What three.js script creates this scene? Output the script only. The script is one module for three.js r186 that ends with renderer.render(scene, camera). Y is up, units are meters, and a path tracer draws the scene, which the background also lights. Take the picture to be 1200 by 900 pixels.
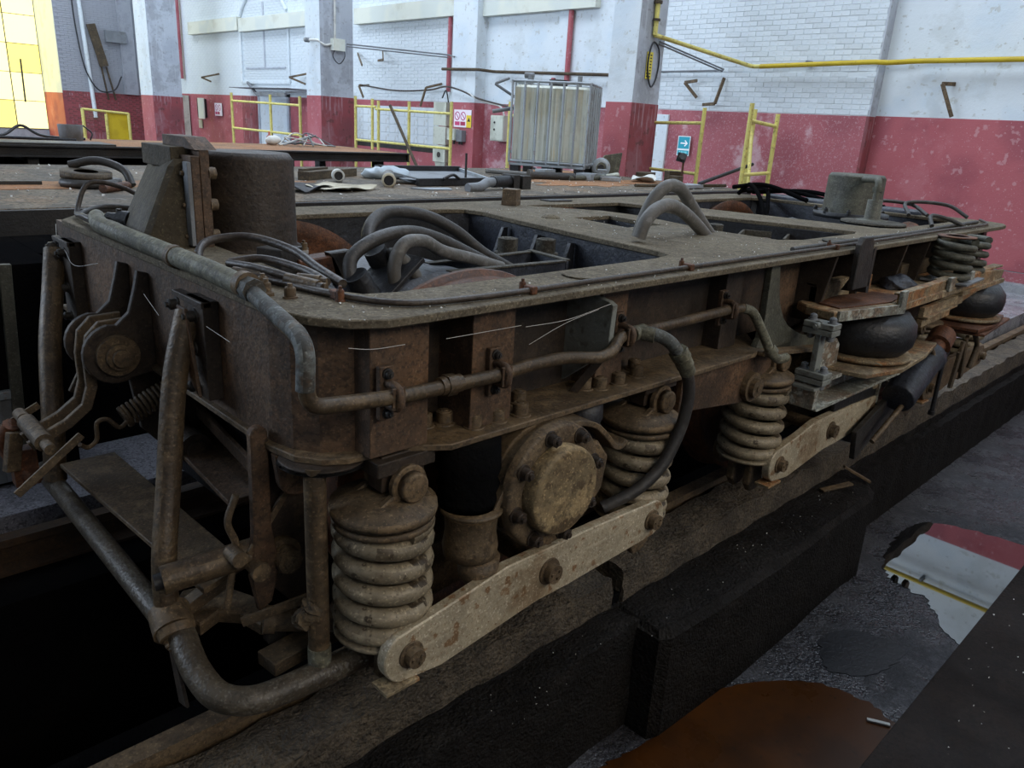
import * as THREE from 'three';
import { mergeGeometries } from 'three/addons/utils/BufferGeometryUtils.js';
import { RoundedBoxGeometry } from 'three/addons/geometries/RoundedBoxGeometry.js';
import { ConvexGeometry } from 'three/addons/geometries/ConvexGeometry.js';
import { RectAreaLightUniformsLib } from 'three/addons/lights/RectAreaLightUniformsLib.js';

// ---------------------------------------------------------------- camera, light, exposure
const scene = new THREE.Scene();
const camera = new THREE.PerspectiveCamera(53.33, 4 / 3, 0.05, 200);
camera.position.set(0, 1.703, 1.55);
{
  // rows of the world-to-camera rotation (right, up, back)
  const m = new THREE.Matrix4().makeBasis(
    new THREE.Vector3(0.72258791, 0.05651863, 0.6889647),
    new THREE.Vector3(0.18243375, 0.94572752, -0.26891893),
    new THREE.Vector3(-0.6667718, 0.32000798, 0.67306037));
  camera.quaternion.setFromRotationMatrix(m);
}
const renderer = new THREE.WebGLRenderer({ antialias: true });
renderer.toneMapping = THREE.LinearToneMapping;
renderer.toneMappingExposure = 1.0;
renderer.shadowMap.enabled = true;
RectAreaLightUniformsLib.init();
scene.background = new THREE.Color(0.02, 0.022, 0.026);

const LIGHTS = [
  // [window name, centre, target, width, height, colour, intensity]
  { at: [-8.75, 6.2, -19], to: [0, 6.2, -19], w: 24, h: 4.4, c: 0xdcecff, i: 7.2 },     // long glazed band of the far side, behind the camera's left
  { at: [7.4, 10.3, -13.5], to: [7.4, 0, -13.5], w: 4.0, h: 33, c: 0xe2efff, i: 5.0 },      // roof light over the aisle
  { at: [3.2, 6.0, 7.75], to: [3.2, 6.0, 0], w: 9, h: 3.0, c: 0xffeed6, i: 4.2 },       // gable window behind the camera
  { at: [1.6, 4.6, -31.6], to: [1.6, 4.6, 0], w: 13, h: 7.6, c: 0xffee90, i: 1.4 },     // yellow gate glazing in the end wall
];

// ---------------------------------------------------------------- random, noise, textures
let seed = 20240607;
const rnd = () => { seed = (seed + 0x6d2b79f5) | 0; let t = Math.imul(seed ^ (seed >>> 15), 1 | seed); t = (t + Math.imul(t ^ (t >>> 7), 61 | t)) ^ t; return ((t ^ (t >>> 14)) >>> 0) / 4294967296; };
const rr = (a, b) => a + (b - a) * rnd();
const SZ = 512;
function noise(fx, fy, oct, gain = 0.5) {           // tileable value noise, 0..1
  const out = new Float32Array(SZ * SZ); let amp = 1, tot = 0;
  for (let o = 0; o < oct; o++) {
    const gx = fx << o, gy = fy << o; if (gx > SZ || gy > SZ) break;
    const g = new Float32Array(gx * gy); for (let i = 0; i < g.length; i++) g[i] = rnd();
    for (let y = 0; y < SZ; y++) {
      const v = y / SZ * gy, y0 = Math.floor(v), ty = v - y0, sy = ty * ty * (3 - 2 * ty), r0 = (y0 % gy) * gx, r1 = ((y0 + 1) % gy) * gx;
      for (let x = 0; x < SZ; x++) {
        const u = x / SZ * gx, x0 = Math.floor(u), tx = u - x0, sx = tx * tx * (3 - 2 * tx), a = x0 % gx, b = (x0 + 1) % gx;
        const p = g[r0 + a] + (g[r0 + b] - g[r0 + a]) * sx, q = g[r1 + a] + (g[r1 + b] - g[r1 + a]) * sx;
        out[y * SZ + x] += amp * (p + (q - p) * sy);
      }
    }
    tot += amp; amp *= gain;
  }
  let lo = 9, hi = -9; for (const v of out) { if (v < lo) lo = v; if (v > hi) hi = v; }
  for (let i = 0; i < out.length; i++) out[i] = (out[i] - lo) / (hi - lo);
  return out;
}
const N = { big: noise(3, 3, 6), mid: noise(8, 8, 5), fine: noise(24, 24, 4), grit: noise(96, 96, 3, 0.7), spot: noise(40, 40, 2), patch: noise(5, 5, 7, 0.62), vstreak: noise(64, 4, 3), hstreak: noise(4, 64, 3), speck: noise(170, 170, 2, 0.6) };
const ss = (a, b, x) => { const t = Math.min(1, Math.max(0, (x - a) / (b - a))); return t * t * (3 - 2 * t); };
function finish(t, srgb) { t.wrapS = t.wrapT = THREE.RepeatWrapping; t.magFilter = THREE.LinearFilter; t.minFilter = THREE.LinearMipmapLinearFilter; if (srgb) t.colorSpace = THREE.SRGBColorSpace; t.needsUpdate = true; return t; }
// base colour and layers [noise, from, to, colour, strength]; colours are 0..255 sRGB
function colourMap(base, layers, flip = 0) {
  const d = new Uint8Array(SZ * SZ * 4);
  for (let i = 0; i < SZ * SZ; i++) {
    let r = base[0], g = base[1], b = base[2];
    layers.forEach(([n, lo, hi, c, k], q) => {
      const j = (i + flip + q * 7919 * 13) % (SZ * SZ), m = ss(lo, hi, n[j]) * k;
      r += (c[0] - r) * m; g += (c[1] - g) * m; b += (c[2] - b) * m;
    });
    d[i * 4] = r; d[i * 4 + 1] = g; d[i * 4 + 2] = b; d[i * 4 + 3] = 255;
  }
  return finish(new THREE.DataTexture(d, SZ, SZ), true);
}
function greyMap(f) {
  const d = new Uint8Array(SZ * SZ * 4);
  for (let i = 0; i < SZ * SZ; i++) { const v = Math.max(0, Math.min(255, f(i) * 255)); d[i * 4] = d[i * 4 + 1] = d[i * 4 + 2] = v; d[i * 4 + 3] = 255; }
  return finish(new THREE.DataTexture(d, SZ, SZ), false);
}
const BUMP = greyMap((i) => 0.45 * N.grit[i] + 0.35 * N.fine[i] + 0.2 * N.mid[i]);
const BUMPC = greyMap((i) => 0.35 * N.grit[i] + 0.65 * N.patch[i]);
const ROUGH = greyMap((i) => 0.72 + 0.28 * N.patch[i]);
const WETROUGH = greyMap((i) => 0.12 + 0.88 * ss(0.35, 0.62, N.patch[i] * 0.7 + N.grit[i] * 0.3));
function M(base, layers, o = {}) {
  layers = layers.map(([n, lo, hi, c, k]) => (n === N.patch || n === N.spot ? [n, lo - .06, hi + .1, c, k * (o.soft ?? .6)] : [n, lo, hi, c, k]));
  if (o.k) { const G = o.grime ?? 1, q = (v) => base.map((c) => Math.min(250, c * v)); layers.push([N.grit, .48, .74, q(.5), .55 * G], [N.fine, .56, .8, q(1.35), .45 * G], [N.mid, .55, .8, q(.62), .5 * G], [N.speck, .7, .84, q(1.8), .4]); }
  const f = o.k ?? 1, sc = (c) => c.map((v, i) => v * f * (o.tint ? o.tint[i] : 1));
  const P = { map: colourMap(sc(base), layers.map(([n, lo, hi, c, k]) => [n, lo, hi, sc(c), k]), o.flip || 0), roughness: o.rough ?? 0.8, metalness: o.metal ?? 0, roughnessMap: o.wet ? WETROUGH : ROUGH };
  if (o.bump !== 0) { P.bumpMap = o.coarse ? BUMPC : BUMP; P.bumpScale = o.bump ?? 0.004; }
  const m = o.physical ? new THREE.MeshPhysicalMaterial({ ...P, ...o.physical }) : new THREE.MeshStandardMaterial(P);
  if (o.rep) for (const k of ['map', 'roughnessMap', 'bumpMap']) if (m[k]) { m[k] = m[k].clone(); m[k].repeat.set(o.rep, o.rep); m[k].needsUpdate = true; }
  return m;
}
const flat = (hex, rough = 0.8, metal = 0, extra = {}) => new THREE.MeshStandardMaterial({ color: hex, roughness: rough, metalness: metal, ...extra });

const m = {
  // bogie
  brown: M([72, 60, 49], [[N.big, .4, .75, [98, 76, 55], .7], [N.patch, .5, .75, [46, 40, 36], .75], [N.fine, .62, .8, [112, 98, 80], .35], [N.speck, .78, .9, [140, 130, 115], .5]], { rough: .82, k: 1.1, tint: [1.05, .97, .88] }),
  brownDark: M([54, 47, 41], [[N.big, .4, .7, [74, 60, 46], .6], [N.patch, .5, .72, [34, 31, 29], .8], [N.speck, .8, .92, [120, 112, 100], .4]], { rough: .75, k: 0.98, tint: [1.04, .98, .9] }),
  dust: M([124, 118, 106], [[N.big, .4, .7, [112, 107, 98], .6], [N.patch, .52, .7, [96, 90, 82], .5], [N.grit, .5, .72, [82, 77, 70], .75], [N.fine, .62, .82, [146, 140, 128], .5], [N.speck, .84, .92, [210, 208, 202], .9], [N.mid, .6, .8, [100, 92, 80], .4]], { rough: .95, bump: .006, k: .86, grime: .35, tint: [1.03, 1, .94], physical: { specularIntensity: .3 } }),
  dustGrey: M([112, 108, 102], [[N.big, .4, .7, [96, 92, 88], .8], [N.patch, .52, .7, [70, 68, 66], .8], [N.grit, .6, .78, [142, 138, 132], .6], [N.speck, .84, .92, [215, 214, 210], .9]], { rough: .92, bump: .005, k: 0.7, tint: [1, 1, .96], physical: { specularIntensity: .3 } }),
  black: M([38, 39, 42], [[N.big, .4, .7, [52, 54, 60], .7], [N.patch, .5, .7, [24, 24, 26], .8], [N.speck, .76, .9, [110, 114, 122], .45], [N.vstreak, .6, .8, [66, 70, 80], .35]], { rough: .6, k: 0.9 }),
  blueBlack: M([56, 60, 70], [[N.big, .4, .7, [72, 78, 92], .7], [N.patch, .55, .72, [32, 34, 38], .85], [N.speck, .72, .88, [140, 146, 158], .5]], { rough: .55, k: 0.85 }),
  spring: M([124, 116, 102], [[N.big, .4, .7, [100, 92, 80], .7], [N.fine, .7, .76, [40, 32, 24], .85], [N.fine, .6, .8, [150, 142, 126], .5], [N.patch, .6, .75, [72, 62, 50], .7]], { rough: .62, metal: .15, k: 1.15, tint: [1.02, 1, .94], grime: .6 }),
  paleSteel: M([158, 150, 134], [[N.big, .4, .7, [140, 130, 112], .7], [N.fine, .72, .78, [104, 70, 42], .7], [N.patch, .62, .74, [96, 70, 46], .75], [N.speck, .74, .86, [92, 64, 40], .6], [N.hstreak, .62, .8, [176, 170, 156], .5]], { rough: .6, metal: .1, k: 1.12, tint: [1.02, 1, .95], grime: .35 }),
  greyBrown: M([96, 86, 72], [[N.big, .4, .7, [114, 98, 76], .7], [N.patch, .5, .72, [62, 52, 42], .8], [N.spot, .7, .78, [48, 34, 24], .6], [N.speck, .8, .9, [150, 142, 126], .45]], { rough: .78, k: 1.0, tint: [1.04, .98, .88] }),
  cover: M([138, 126, 104], [[N.big, .4, .7, [120, 106, 84], .8], [N.fine, .66, .72, [66, 54, 40], .8], [N.patch, .55, .72, [92, 78, 60], .8], [N.fine, .68, .82, [168, 156, 134], .5]], { rough: .85, bump: .004, k: 1.02, tint: [1.04, .99, .88] }),
  pipeGrey: M([118, 116, 104], [[N.big, .4, .7, [98, 94, 80], .7], [N.patch, .56, .64, [60, 56, 48], .8], [N.spot, .7, .78, [158, 170, 174], .7], [N.speck, .8, .9, [70, 52, 36], .6]], { rough: .85, k: 0.9, tint: [1, 1, .94] }),
  pipeBlue: M([112, 116, 112], [[N.patch, .45, .55, [70, 62, 52], .9], [N.fine, .6, .75, [140, 146, 146], .6], [N.spot, .7, .8, [96, 66, 40], .7]], { rough: .85, k: .8, soft: .9 }),
  pipeBrown: M([92, 80, 66], [[N.big, .4, .7, [76, 64, 52], .7], [N.patch, .55, .7, [54, 44, 36], .8], [N.hstreak, .6, .8, [118, 106, 88], .6]], { rough: .6, metal: .1, k: 0.95, tint: [1.04, 1, .9] }),
  wetPipe: M([80, 70, 56], [[N.patch, .55, .68, [58, 48, 38], .7], [N.fine, .6, .75, [48, 40, 32], .7], [N.speck, .62, .76, [150, 148, 138], .8], [N.patch, .3, .42, [112, 104, 90], .5]], { rough: .55, k: .85, soft: 1, grime: .6, bump: .006 }),
  rubber: M([50, 48, 46], [[N.big, .4, .7, [64, 60, 56], .7], [N.fine, .6, .8, [82, 76, 70], .5], [N.speck, .82, .92, [130, 124, 116], .5]], { rough: .65 }),
  rubberGrey: M([96, 94, 90], [[N.big, .4, .7, [76, 74, 70], .7], [N.spot, .68, .76, [150, 150, 148], .6], [N.fine, .6, .8, [118, 114, 108], .5]], { rough: .7 }),
  cable: M([66, 56, 48], [[N.big, .4, .7, [84, 72, 60], .7], [N.hstreak, .6, .8, [104, 92, 78], .6]], { rough: .6, k: 0.85 }),
  rust: M([128, 78, 46], [[N.big, .4, .7, [98, 60, 40], .8], [N.patch, .5, .7, [70, 50, 40], .7], [N.grit, .62, .8, [160, 106, 66], .6]], { rough: .8, k: 0.75 }),
  rustPale: M([142, 126, 98], [[N.big, .42, .62, [158, 98, 50], .75], [N.patch, .5, .64, [96, 72, 52], .85], [N.fine, .62, .78, [186, 170, 136], .6], [N.fine, .35, .2, [84, 62, 42], .5]], { rough: .85, bump: .006, coarse: true, k: 0.98 }),
  chipped: M([140, 142, 132], [[N.patch, .48, .56, [104, 70, 46], .9], [N.fine, .58, .68, [172, 178, 172], .8], [N.spot, .66, .74, [58, 50, 44], .8]], { rough: .75, bump: .005, coarse: true, k: 1.05 }),
  beamWhite: M([128, 132, 126], [[N.big, .4, .7, [108, 112, 108], .7], [N.patch, .55, .66, [86, 82, 74], .8], [N.spot, .7, .78, [66, 58, 48], .8], [N.speck, .8, .9, [176, 180, 176], .6]], { rough: .7, bump: .004 }),
  airspring: M([44, 45, 48], [[N.big, .4, .7, [56, 57, 60], .7], [N.fine, .6, .8, [66, 66, 68], .5], [N.speck, .86, .94, [120, 120, 120], .5]], { rough: .55, k: 0.75 }),
  timber: M([104, 88, 64], [[N.hstreak, .4, .7, [78, 64, 46], .8], [N.patch, .5, .7, [54, 44, 34], .7]], { rough: .9, k: 0.8 }),
  // building
  white: M([214, 222, 226], [[N.big, .4, .7, [202, 214, 222], .8], [N.patch, .62, .74, [190, 196, 196], .7], [N.fine, .72, .84, [182, 184, 178], .6], [N.spot, .86, .92, [120, 116, 104], .7]], { rough: .9, rep: .5, bump: .004 }),
  whiteBrick: M([214, 222, 226], [[N.big, .4, .7, [204, 214, 220], .8], [N.patch, .6, .74, [188, 194, 194], .7], [N.fine, .7, .84, [180, 180, 170], .6]], { rough: .9, bump: .004, flip: 5003 }),
  whiteBrick2: M([206, 214, 218], [[N.big, .4, .7, [214, 222, 226], .8], [N.patch, .6, .74, [176, 182, 182], .7], [N.spot, .8, .88, [140, 120, 100], .6]], { rough: .9, bump: .004, flip: 90007 }),
  joint: flat(0xd0d8db, .95),
  cream: M([216, 218, 204], [[N.big, .4, .7, [204, 210, 202], .8], [N.patch, .6, .72, [188, 186, 168], .7]], { rough: .9, rep: .5 }),
  red: M([172, 92, 98], [[N.big, .4, .7, [150, 78, 86], .8], [N.patch, .6, .7, [186, 122, 128], .6], [N.fine, .72, .82, [196, 160, 162], .55], [N.speck, .84, .92, [214, 204, 204], .7]], { rough: .88, rep: .5, bump: .004 }),
  redWorn: M([166, 94, 101], [[N.big, .4, .7, [146, 80, 88], .8], [N.patch, .58, .66, [214, 200, 202], .95], [N.grit, .62, .74, [196, 170, 172], .45], [N.speck, .8, .9, [222, 214, 214], .7]], { rough: .9, rep: .45, bump: .006, coarse: true }),
  redOrange: M([176, 86, 70], [[N.big, .4, .7, [150, 70, 70], .8], [N.patch, .6, .7, [196, 140, 120], .6]], { rough: .88, rep: .5 }),
  plaster: M([176, 182, 190], [[N.big, .4, .7, [160, 166, 176], .8], [N.patch, .58, .66, [132, 134, 138], .75], [N.spot, .78, .86, [96, 92, 84], .6], [N.vstreak, .66, .82, [190, 196, 204], .5]], { rough: .92, rep: .5, bump: .006, coarse: true }),
  plasterRed: M([136, 66, 70], [[N.big, .4, .7, [116, 64, 68], .8], [N.patch, .58, .68, [150, 130, 136], .6], [N.vstreak, .66, .8, [176, 160, 166], .5], [N.fine, .7, .8, [90, 56, 54], .6]], { rough: .88, rep: .5 }),
  greyBrick: M([150, 153, 160], [[N.big, .4, .7, [140, 143, 150], .8], [N.patch, .6, .72, [120, 122, 128], .7], [N.spot, .74, .84, [182, 186, 192], .6]], { rough: .9 }),
  concrete: M([74, 70, 64], [[N.big, .4, .7, [58, 55, 52], .8], [N.patch, .5, .66, [96, 88, 76], .7], [N.grit, .6, .8, [44, 42, 40], .7], [N.speck, .84, .92, [140, 132, 120], .6]], { rough: .92, bump: .035, coarse: true, k: 1.08, tint: [1.05, 1, .92] }),
  oily: M([40, 38, 37], [[N.big, .4, .7, [52, 49, 46], .8], [N.patch, .55, .7, [28, 27, 27], .8], [N.grit, .66, .82, [66, 62, 56], .6], [N.speck, .9, .95, [130, 126, 118], .6]], { rough: .9, bump: .03, coarse: true, k: 0.78, physical: { specularIntensity: .3 } }),
  pitFloor: M([84, 84, 88], [[N.big, .4, .7, [64, 64, 70], .8], [N.patch, .5, .66, [48, 48, 52], .8], [N.grit, .6, .8, [112, 112, 116], .6], [N.speck, .88, .94, [190, 190, 190], .6]], { rough: .7, bump: .02, coarse: true, wet: true, k: 0.85 }),
  strip: M([62, 54, 50], [[N.big, .4, .7, [74, 64, 58], .8], [N.grit, .58, .8, [44, 40, 38], .7], [N.patch, .6, .74, [86, 74, 64], .6], [N.speck, .9, .95, [190, 184, 176], .8]], { rough: .9, bump: .006, k: 0.42, tint: [1.05, .98, .95], physical: { specularIntensity: .3 } }),
  deck: M([122, 112, 98], [[N.big, .42, .6, [104, 97, 88], .8], [N.patch, .56, .75, [140, 104, 76], .6], [N.grit, .5, .7, [70, 66, 60], .85], [N.mid, .58, .74, [84, 80, 74], .7], [N.speck, .84, .92, [190, 188, 184], .6], [N.fine, .7, .82, [140, 136, 130], .5]], { rough: .92, bump: .008, rep: .6, physical: { specularIntensity: .3 } }),
  deckRust: M([152, 116, 88], [[N.big, .4, .62, [124, 98, 78], .7], [N.patch, .5, .66, [172, 116, 76], .7], [N.grit, .55, .78, [86, 72, 62], .7], [N.speck, .86, .93, [196, 190, 180], .6]], { rough: .95, rep: .6, physical: { specularIntensity: .2 } }),
  floorMid: M([124, 124, 132], [[N.big, .4, .7, [104, 104, 112], .8], [N.patch, .5, .64, [74, 74, 80], .8], [N.grit, .5, .72, [60, 60, 66], .7], [N.speck, .7, .85, [190, 190, 198], .6]], { rough: .8, bump: .015, coarse: true }),
  floorPale: M([150, 152, 156], [[N.big, .4, .7, [128, 130, 136], .8], [N.patch, .5, .64, [92, 94, 100], .7], [N.grit, .6, .8, [180, 182, 190], .6]], { rough: .7, wet: true }),
  yellow: M([206, 196, 112], [[N.patch, .56, .66, [150, 128, 60], .7], [N.fine, .64, .76, [226, 214, 110], .6], [N.spot, .74, .82, [96, 72, 40], .8]], { rough: .6 }),
  yellowDeep: M([196, 170, 30], [[N.big, .4, .7, [176, 150, 26], .7], [N.spot, .78, .86, [120, 96, 40], .6]], { rough: .6 }),
  housing: M([92, 86, 74], [[N.big, .4, .7, [80, 75, 64], .7], [N.patch, .55, .7, [66, 61, 52], .6], [N.fine, .62, .8, [112, 106, 92], .5]], { rough: .85, k: .78, tint: [1.04, 1, .92], grime: .5, physical: { specularIntensity: .5 } }),
  galv: M([158, 166, 172], [[N.big, .4, .7, [138, 146, 152], .7], [N.patch, .6, .7, [110, 108, 104], .7], [N.spot, .76, .84, [120, 86, 60], .6]], { rough: .5, metal: .3 }),
  ibc: M([204, 208, 196], [[N.big, .4, .7, [190, 190, 168], .8], [N.vstreak, .6, .9, [200, 184, 142], .5], [N.patch, .58, .7, [164, 164, 150], .6], [N.vstreak, .3, .2, [150, 156, 152], .5]], { rough: .6 }),
  cabinet: M([200, 204, 190], [[N.big, .4, .7, [164, 168, 154], .7], [N.patch, .62, .72, [140, 140, 126], .7], [N.spot, .8, .88, [100, 90, 74], .6]], { rough: .7 }),
  grey: M([120, 124, 128], [[N.big, .4, .7, [104, 108, 112], .7], [N.patch, .6, .7, [86, 84, 80], .7]], { rough: .7 }),
  greyGreen: M([98, 100, 92], [[N.big, .4, .7, [84, 86, 78], .8], [N.patch, .52, .66, [64, 60, 52], .8], [N.fine, .66, .8, [116, 116, 106], .5], [N.speck, .84, .92, [140, 138, 128], .4]], { rough: .72, k: 0.82, tint: [1.02, 1, .94], grime: .6 }),
  cloth: M([190, 182, 160], [[N.big, .4, .7, [168, 158, 136], .8], [N.patch, .56, .68, [120, 110, 92], .7]], { rough: .95 }),
  whiteCloth: M([206, 206, 200], [[N.big, .4, .7, [186, 186, 180], .8], [N.patch, .6, .7, [150, 146, 138], .7]], { rough: .95 }),
  darkRag: M([58, 58, 60], [[N.big, .4, .7, [80, 80, 84], .8], [N.patch, .56, .68, [40, 40, 42], .7]], { rough: .9 }),
  darkSteel: M([52, 52, 54], [[N.big, .4, .7, [66, 64, 62], .8], [N.patch, .56, .7, [84, 64, 48], .6], [N.speck, .8, .9, [120, 118, 114], .5]], { rough: .7, k: 0.8, tint: [1.04, 1, .92] }),
  deckEdge: M([44, 42, 42], [[N.big, .4, .7, [60, 54, 50], .8], [N.patch, .56, .7, [84, 60, 46], .5]], { rough: .8, k: 0.7 }),
  rustDark: M([96, 66, 34], [[N.big, .4, .7, [74, 52, 32], .8], [N.patch, .5, .7, [54, 42, 32], .7]], { rough: .85, k: .62 }),
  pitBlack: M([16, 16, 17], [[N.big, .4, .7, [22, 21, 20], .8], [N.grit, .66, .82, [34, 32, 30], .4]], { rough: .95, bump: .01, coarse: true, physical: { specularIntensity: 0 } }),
  water: new THREE.MeshPhysicalMaterial({ color: 0x0b0c0d, roughness: .02, ior: 2.2, clearcoat: 1, clearcoatRoughness: .02 }),
  dampPatch: M([36, 38, 42], [[N.big, .35, .7, [30, 32, 36], .8], [N.grit, .6, .8, [48, 50, 54], .5]], { rough: .5 }),
  rustWater: M([74, 40, 8], [[N.big, .35, .7, [56, 30, 6], .8], [N.patch, .55, .7, [92, 52, 14], .7], [N.spot, .82, .88, [30, 18, 8], .8]], { rough: .35, bump: 0, physical: { specularIntensity: .5 } }),
  mesh: flat(0x6f6a4a, .7),
};

// ---------------------------------------------------------------- geometry helpers
const V = (x, y, z) => new THREE.Vector3(x, y, z);
const VV = (a) => new THREE.Vector3(a[0], a[1], a[2]);
// texture coordinates in metres, taken from the two axes across the face's own direction
function uvBox(g0) {
  const g = g0.index ? g0.toNonIndexed() : g0, p = g.attributes.position, uv = new Float32Array(p.count * 2), a = V(), b = V(), c = V(), n = V();
  for (let i = 0; i < p.count; i += 3) {
    a.fromBufferAttribute(p, i); b.fromBufferAttribute(p, i + 1); c.fromBufferAttribute(p, i + 2);
    n.copy(b).sub(a).cross(c.clone().sub(a));
    const ax = Math.abs(n.x), ay = Math.abs(n.y), az = Math.abs(n.z);
    [a, b, c].forEach((q, k) => {
      const o = (i + k) * 2;
      if (ay >= ax && ay >= az) { uv[o] = q.x; uv[o + 1] = q.z; } else if (ax >= az) { uv[o] = q.z; uv[o + 1] = q.y; } else { uv[o] = q.x; uv[o + 1] = q.y; }
    });
  }
  g.setAttribute('uv', new THREE.BufferAttribute(uv, 2));
  for (const k of Object.keys(g.attributes)) if (!['position', 'normal', 'uv'].includes(k)) g.deleteAttribute(k);
  return g;
}
const box = (w, h, d, x, y, z, ry = 0, rx = 0, rz = 0) => {
  const r = Math.min(0.004, w * .2, h * .2, d * .2), g = r > .0008 ? new RoundedBoxGeometry(w, h, d, 1, r) : new THREE.BoxGeometry(w, h, d);
  g.applyMatrix4(new THREE.Matrix4().compose(V(x, y, z), new THREE.Quaternion().setFromEuler(new THREE.Euler(rx, ry, rz, 'YXZ')), V(1, 1, 1)));
  return g;
};
const bx = (x0, x1, y0, y1, z0, z1) => box(Math.abs(x1 - x0), Math.abs(y1 - y0), Math.abs(z1 - z0), (x0 + x1) / 2, (y0 + y1) / 2, (z0 + z1) / 2);
// a bar of rectangular section from a to b: w across, h along "up"
function bar(a, b, w, h, up = [0, 1, 0]) {
  const A = VV(a), B = VV(b), d = B.clone().sub(A), L = d.length(); d.normalize();
  const s = d.clone().cross(VV(up)).normalize(), u = s.clone().cross(d);
  const r = Math.min(.004, w * .2, h * .2), g = new RoundedBoxGeometry(L, h, w, 1, r);
  g.applyMatrix4(new THREE.Matrix4().makeBasis(d, u, s).setPosition(A.add(B).multiplyScalar(.5)));
  return g;
}
function cyl(a, b, r, r2 = r, seg = 20, open = false) {   // r at a, r2 at b
  const A = VV(a), B = VV(b), d = B.clone().sub(A), L = d.length();
  const g = new THREE.CylinderGeometry(r2, r, L, seg, 1, open);
  g.applyQuaternion(new THREE.Quaternion().setFromUnitVectors(V(0, 1, 0), d.normalize())); g.translate((A.x + B.x) / 2, (A.y + B.y) / 2, (A.z + B.z) / 2);
  return g;
}
// turned profile [[r, h], ...] about the axis from a towards b
function turn(profile, a, b, seg = 28) {
  const g = new THREE.LatheGeometry(profile.map(([r, h]) => new THREE.Vector2(Math.max(r, 1e-4), h)), seg);
  g.applyQuaternion(new THREE.Quaternion().setFromUnitVectors(V(0, 1, 0), VV(b).sub(VV(a)).normalize())); g.translate(a[0], a[1], a[2]);
  return g;
}
function capped(curve, n, r, seg, closed = false) {
  const t = new THREE.TubeGeometry(curve, n, r, seg, closed); if (closed) return [t];
  const out = [t];
  for (const [u, s] of [[0, -1], [1, 1]]) {
    const p = curve.getPointAt(u), d = curve.getTangentAt(u).multiplyScalar(s), c = new THREE.CircleGeometry(r, seg);
    c.applyQuaternion(new THREE.Quaternion().setFromUnitVectors(V(0, 0, 1), d)); c.translate(p.x, p.y, p.z); out.push(c);
  }
  return out;
}
const tube = (pts, r, n = 0, seg = 10) => capped(new THREE.CatmullRomCurve3(pts.map(VV), false, 'centripetal'), n || pts.length * 10, r, seg);
const ring = (pts, r, n = 60, seg = 10) => capped(new THREE.CatmullRomCurve3(pts.map(VV), true), n, r, seg, true);
// straight runs with rounded bends
function pipe(pts, r, bend = .06, seg = 14) {
  const P = pts.map(VV), path = new THREE.CurvePath(); let from = P[0].clone();
  for (let i = 1; i < P.length - 1; i++) {
    const d0 = P[i - 1].clone().sub(P[i]), d1 = P[i + 1].clone().sub(P[i]), k = Math.min(bend, d0.length() * .48, d1.length() * .48);
    const a = P[i].clone().add(d0.normalize().multiplyScalar(k)), b = P[i].clone().add(d1.normalize().multiplyScalar(k));
    path.add(new THREE.LineCurve3(from, a)); path.add(new THREE.QuadraticBezierCurve3(a, P[i].clone(), b)); from = b;
  }
  path.add(new THREE.LineCurve3(from, P[P.length - 1].clone()));
  return capped(path, P.length * 14, r, seg);
}
function shape(pts, holes = []) {
  const s = new THREE.Shape(pts.map((p) => new THREE.Vector2(p[0], p[1])));
  for (const h of holes) s.holes.push(new THREE.Path(h.map((p) => new THREE.Vector2(p[0], p[1]))));
  return s;
}
function extrude(pts, depth, bev = 0, holes) {
  return new THREE.ExtrudeGeometry(shape(pts, holes), { depth: depth - 2 * bev, bevelEnabled: bev > 0, bevelThickness: bev, bevelSize: bev, bevelOffset: -bev, bevelSegments: 1, curveSegments: 4 }).translate(0, 0, bev);
}
const plateZ = (pts, z0, z1, bev = .002, holes) => extrude(pts, z1 - z0, bev, holes).translate(0, 0, z0);                                          // pts are (x, y)
const plateX = (pts, x0, x1, bev = .002, holes) => extrude(pts.map(([z, y]) => [-z, y]), x1 - x0, bev, holes).rotateY(Math.PI / 2).translate(x0, 0, 0);   // pts are (z, y)
const plateY = (pts, y0, y1, bev = .002, holes) => extrude(pts.map(([x, z]) => [x, -z]), y1 - y0, bev, holes && holes.map((h) => h.map(([x, z]) => [x, -z]))).rotateX(-Math.PI / 2).translate(0, y0, 0);  // pts are (x, z)
const arc = (cx, cy, r, a0, a1, n = 10) => Array.from({ length: n + 1 }, (_, i) => { const a = (a0 + (a1 - a0) * i / n) * Math.PI / 180; return [cx + r * Math.cos(a), cy + r * Math.sin(a)]; });
// a hexagon bolt head with washer and a short end, standing on p along d
function bolt(p, d, r = .02, h = .024, end = .012) {
  const P = VV(p), D = VV(d).normalize(), q = (k) => P.clone().addScaledVector(D, k).toArray(), hex = cyl(q(.004), q(h), r, r, 6);
  return [cyl(p, q(.005), r * 1.3, r * 1.25, 14), hex, cyl(q(h), q(h + .003), r * .9, r * .8, 6), cyl(q(h), q(h + end), r * .5, r * .45, 10)];
}
function coilCurve(c, y0, y1, R, turns) {
  class C extends THREE.Curve {
    getPoint(t, o = V()) {
      const e = .09, k = t < e ? 0.15 * t : t > 1 - e ? 1 - .15 * (1 - t) : .15 * e + (t - e) * (1 - .3 * e) / (1 - 2 * e), a = t * turns * Math.PI * 2;
      return o.set(c[0] + R * Math.cos(a), y0 + (y1 - y0) * k, c[1] + R * Math.sin(a));
    }
  }
  return new C();
}
const coil = (cx, cz, y0, y1, R, r, turns, seg = 10) => capped(coilCurve([cx, cz], y0 + r, y1 - r, R, turns), Math.round(turns * 26), r, seg);
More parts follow.
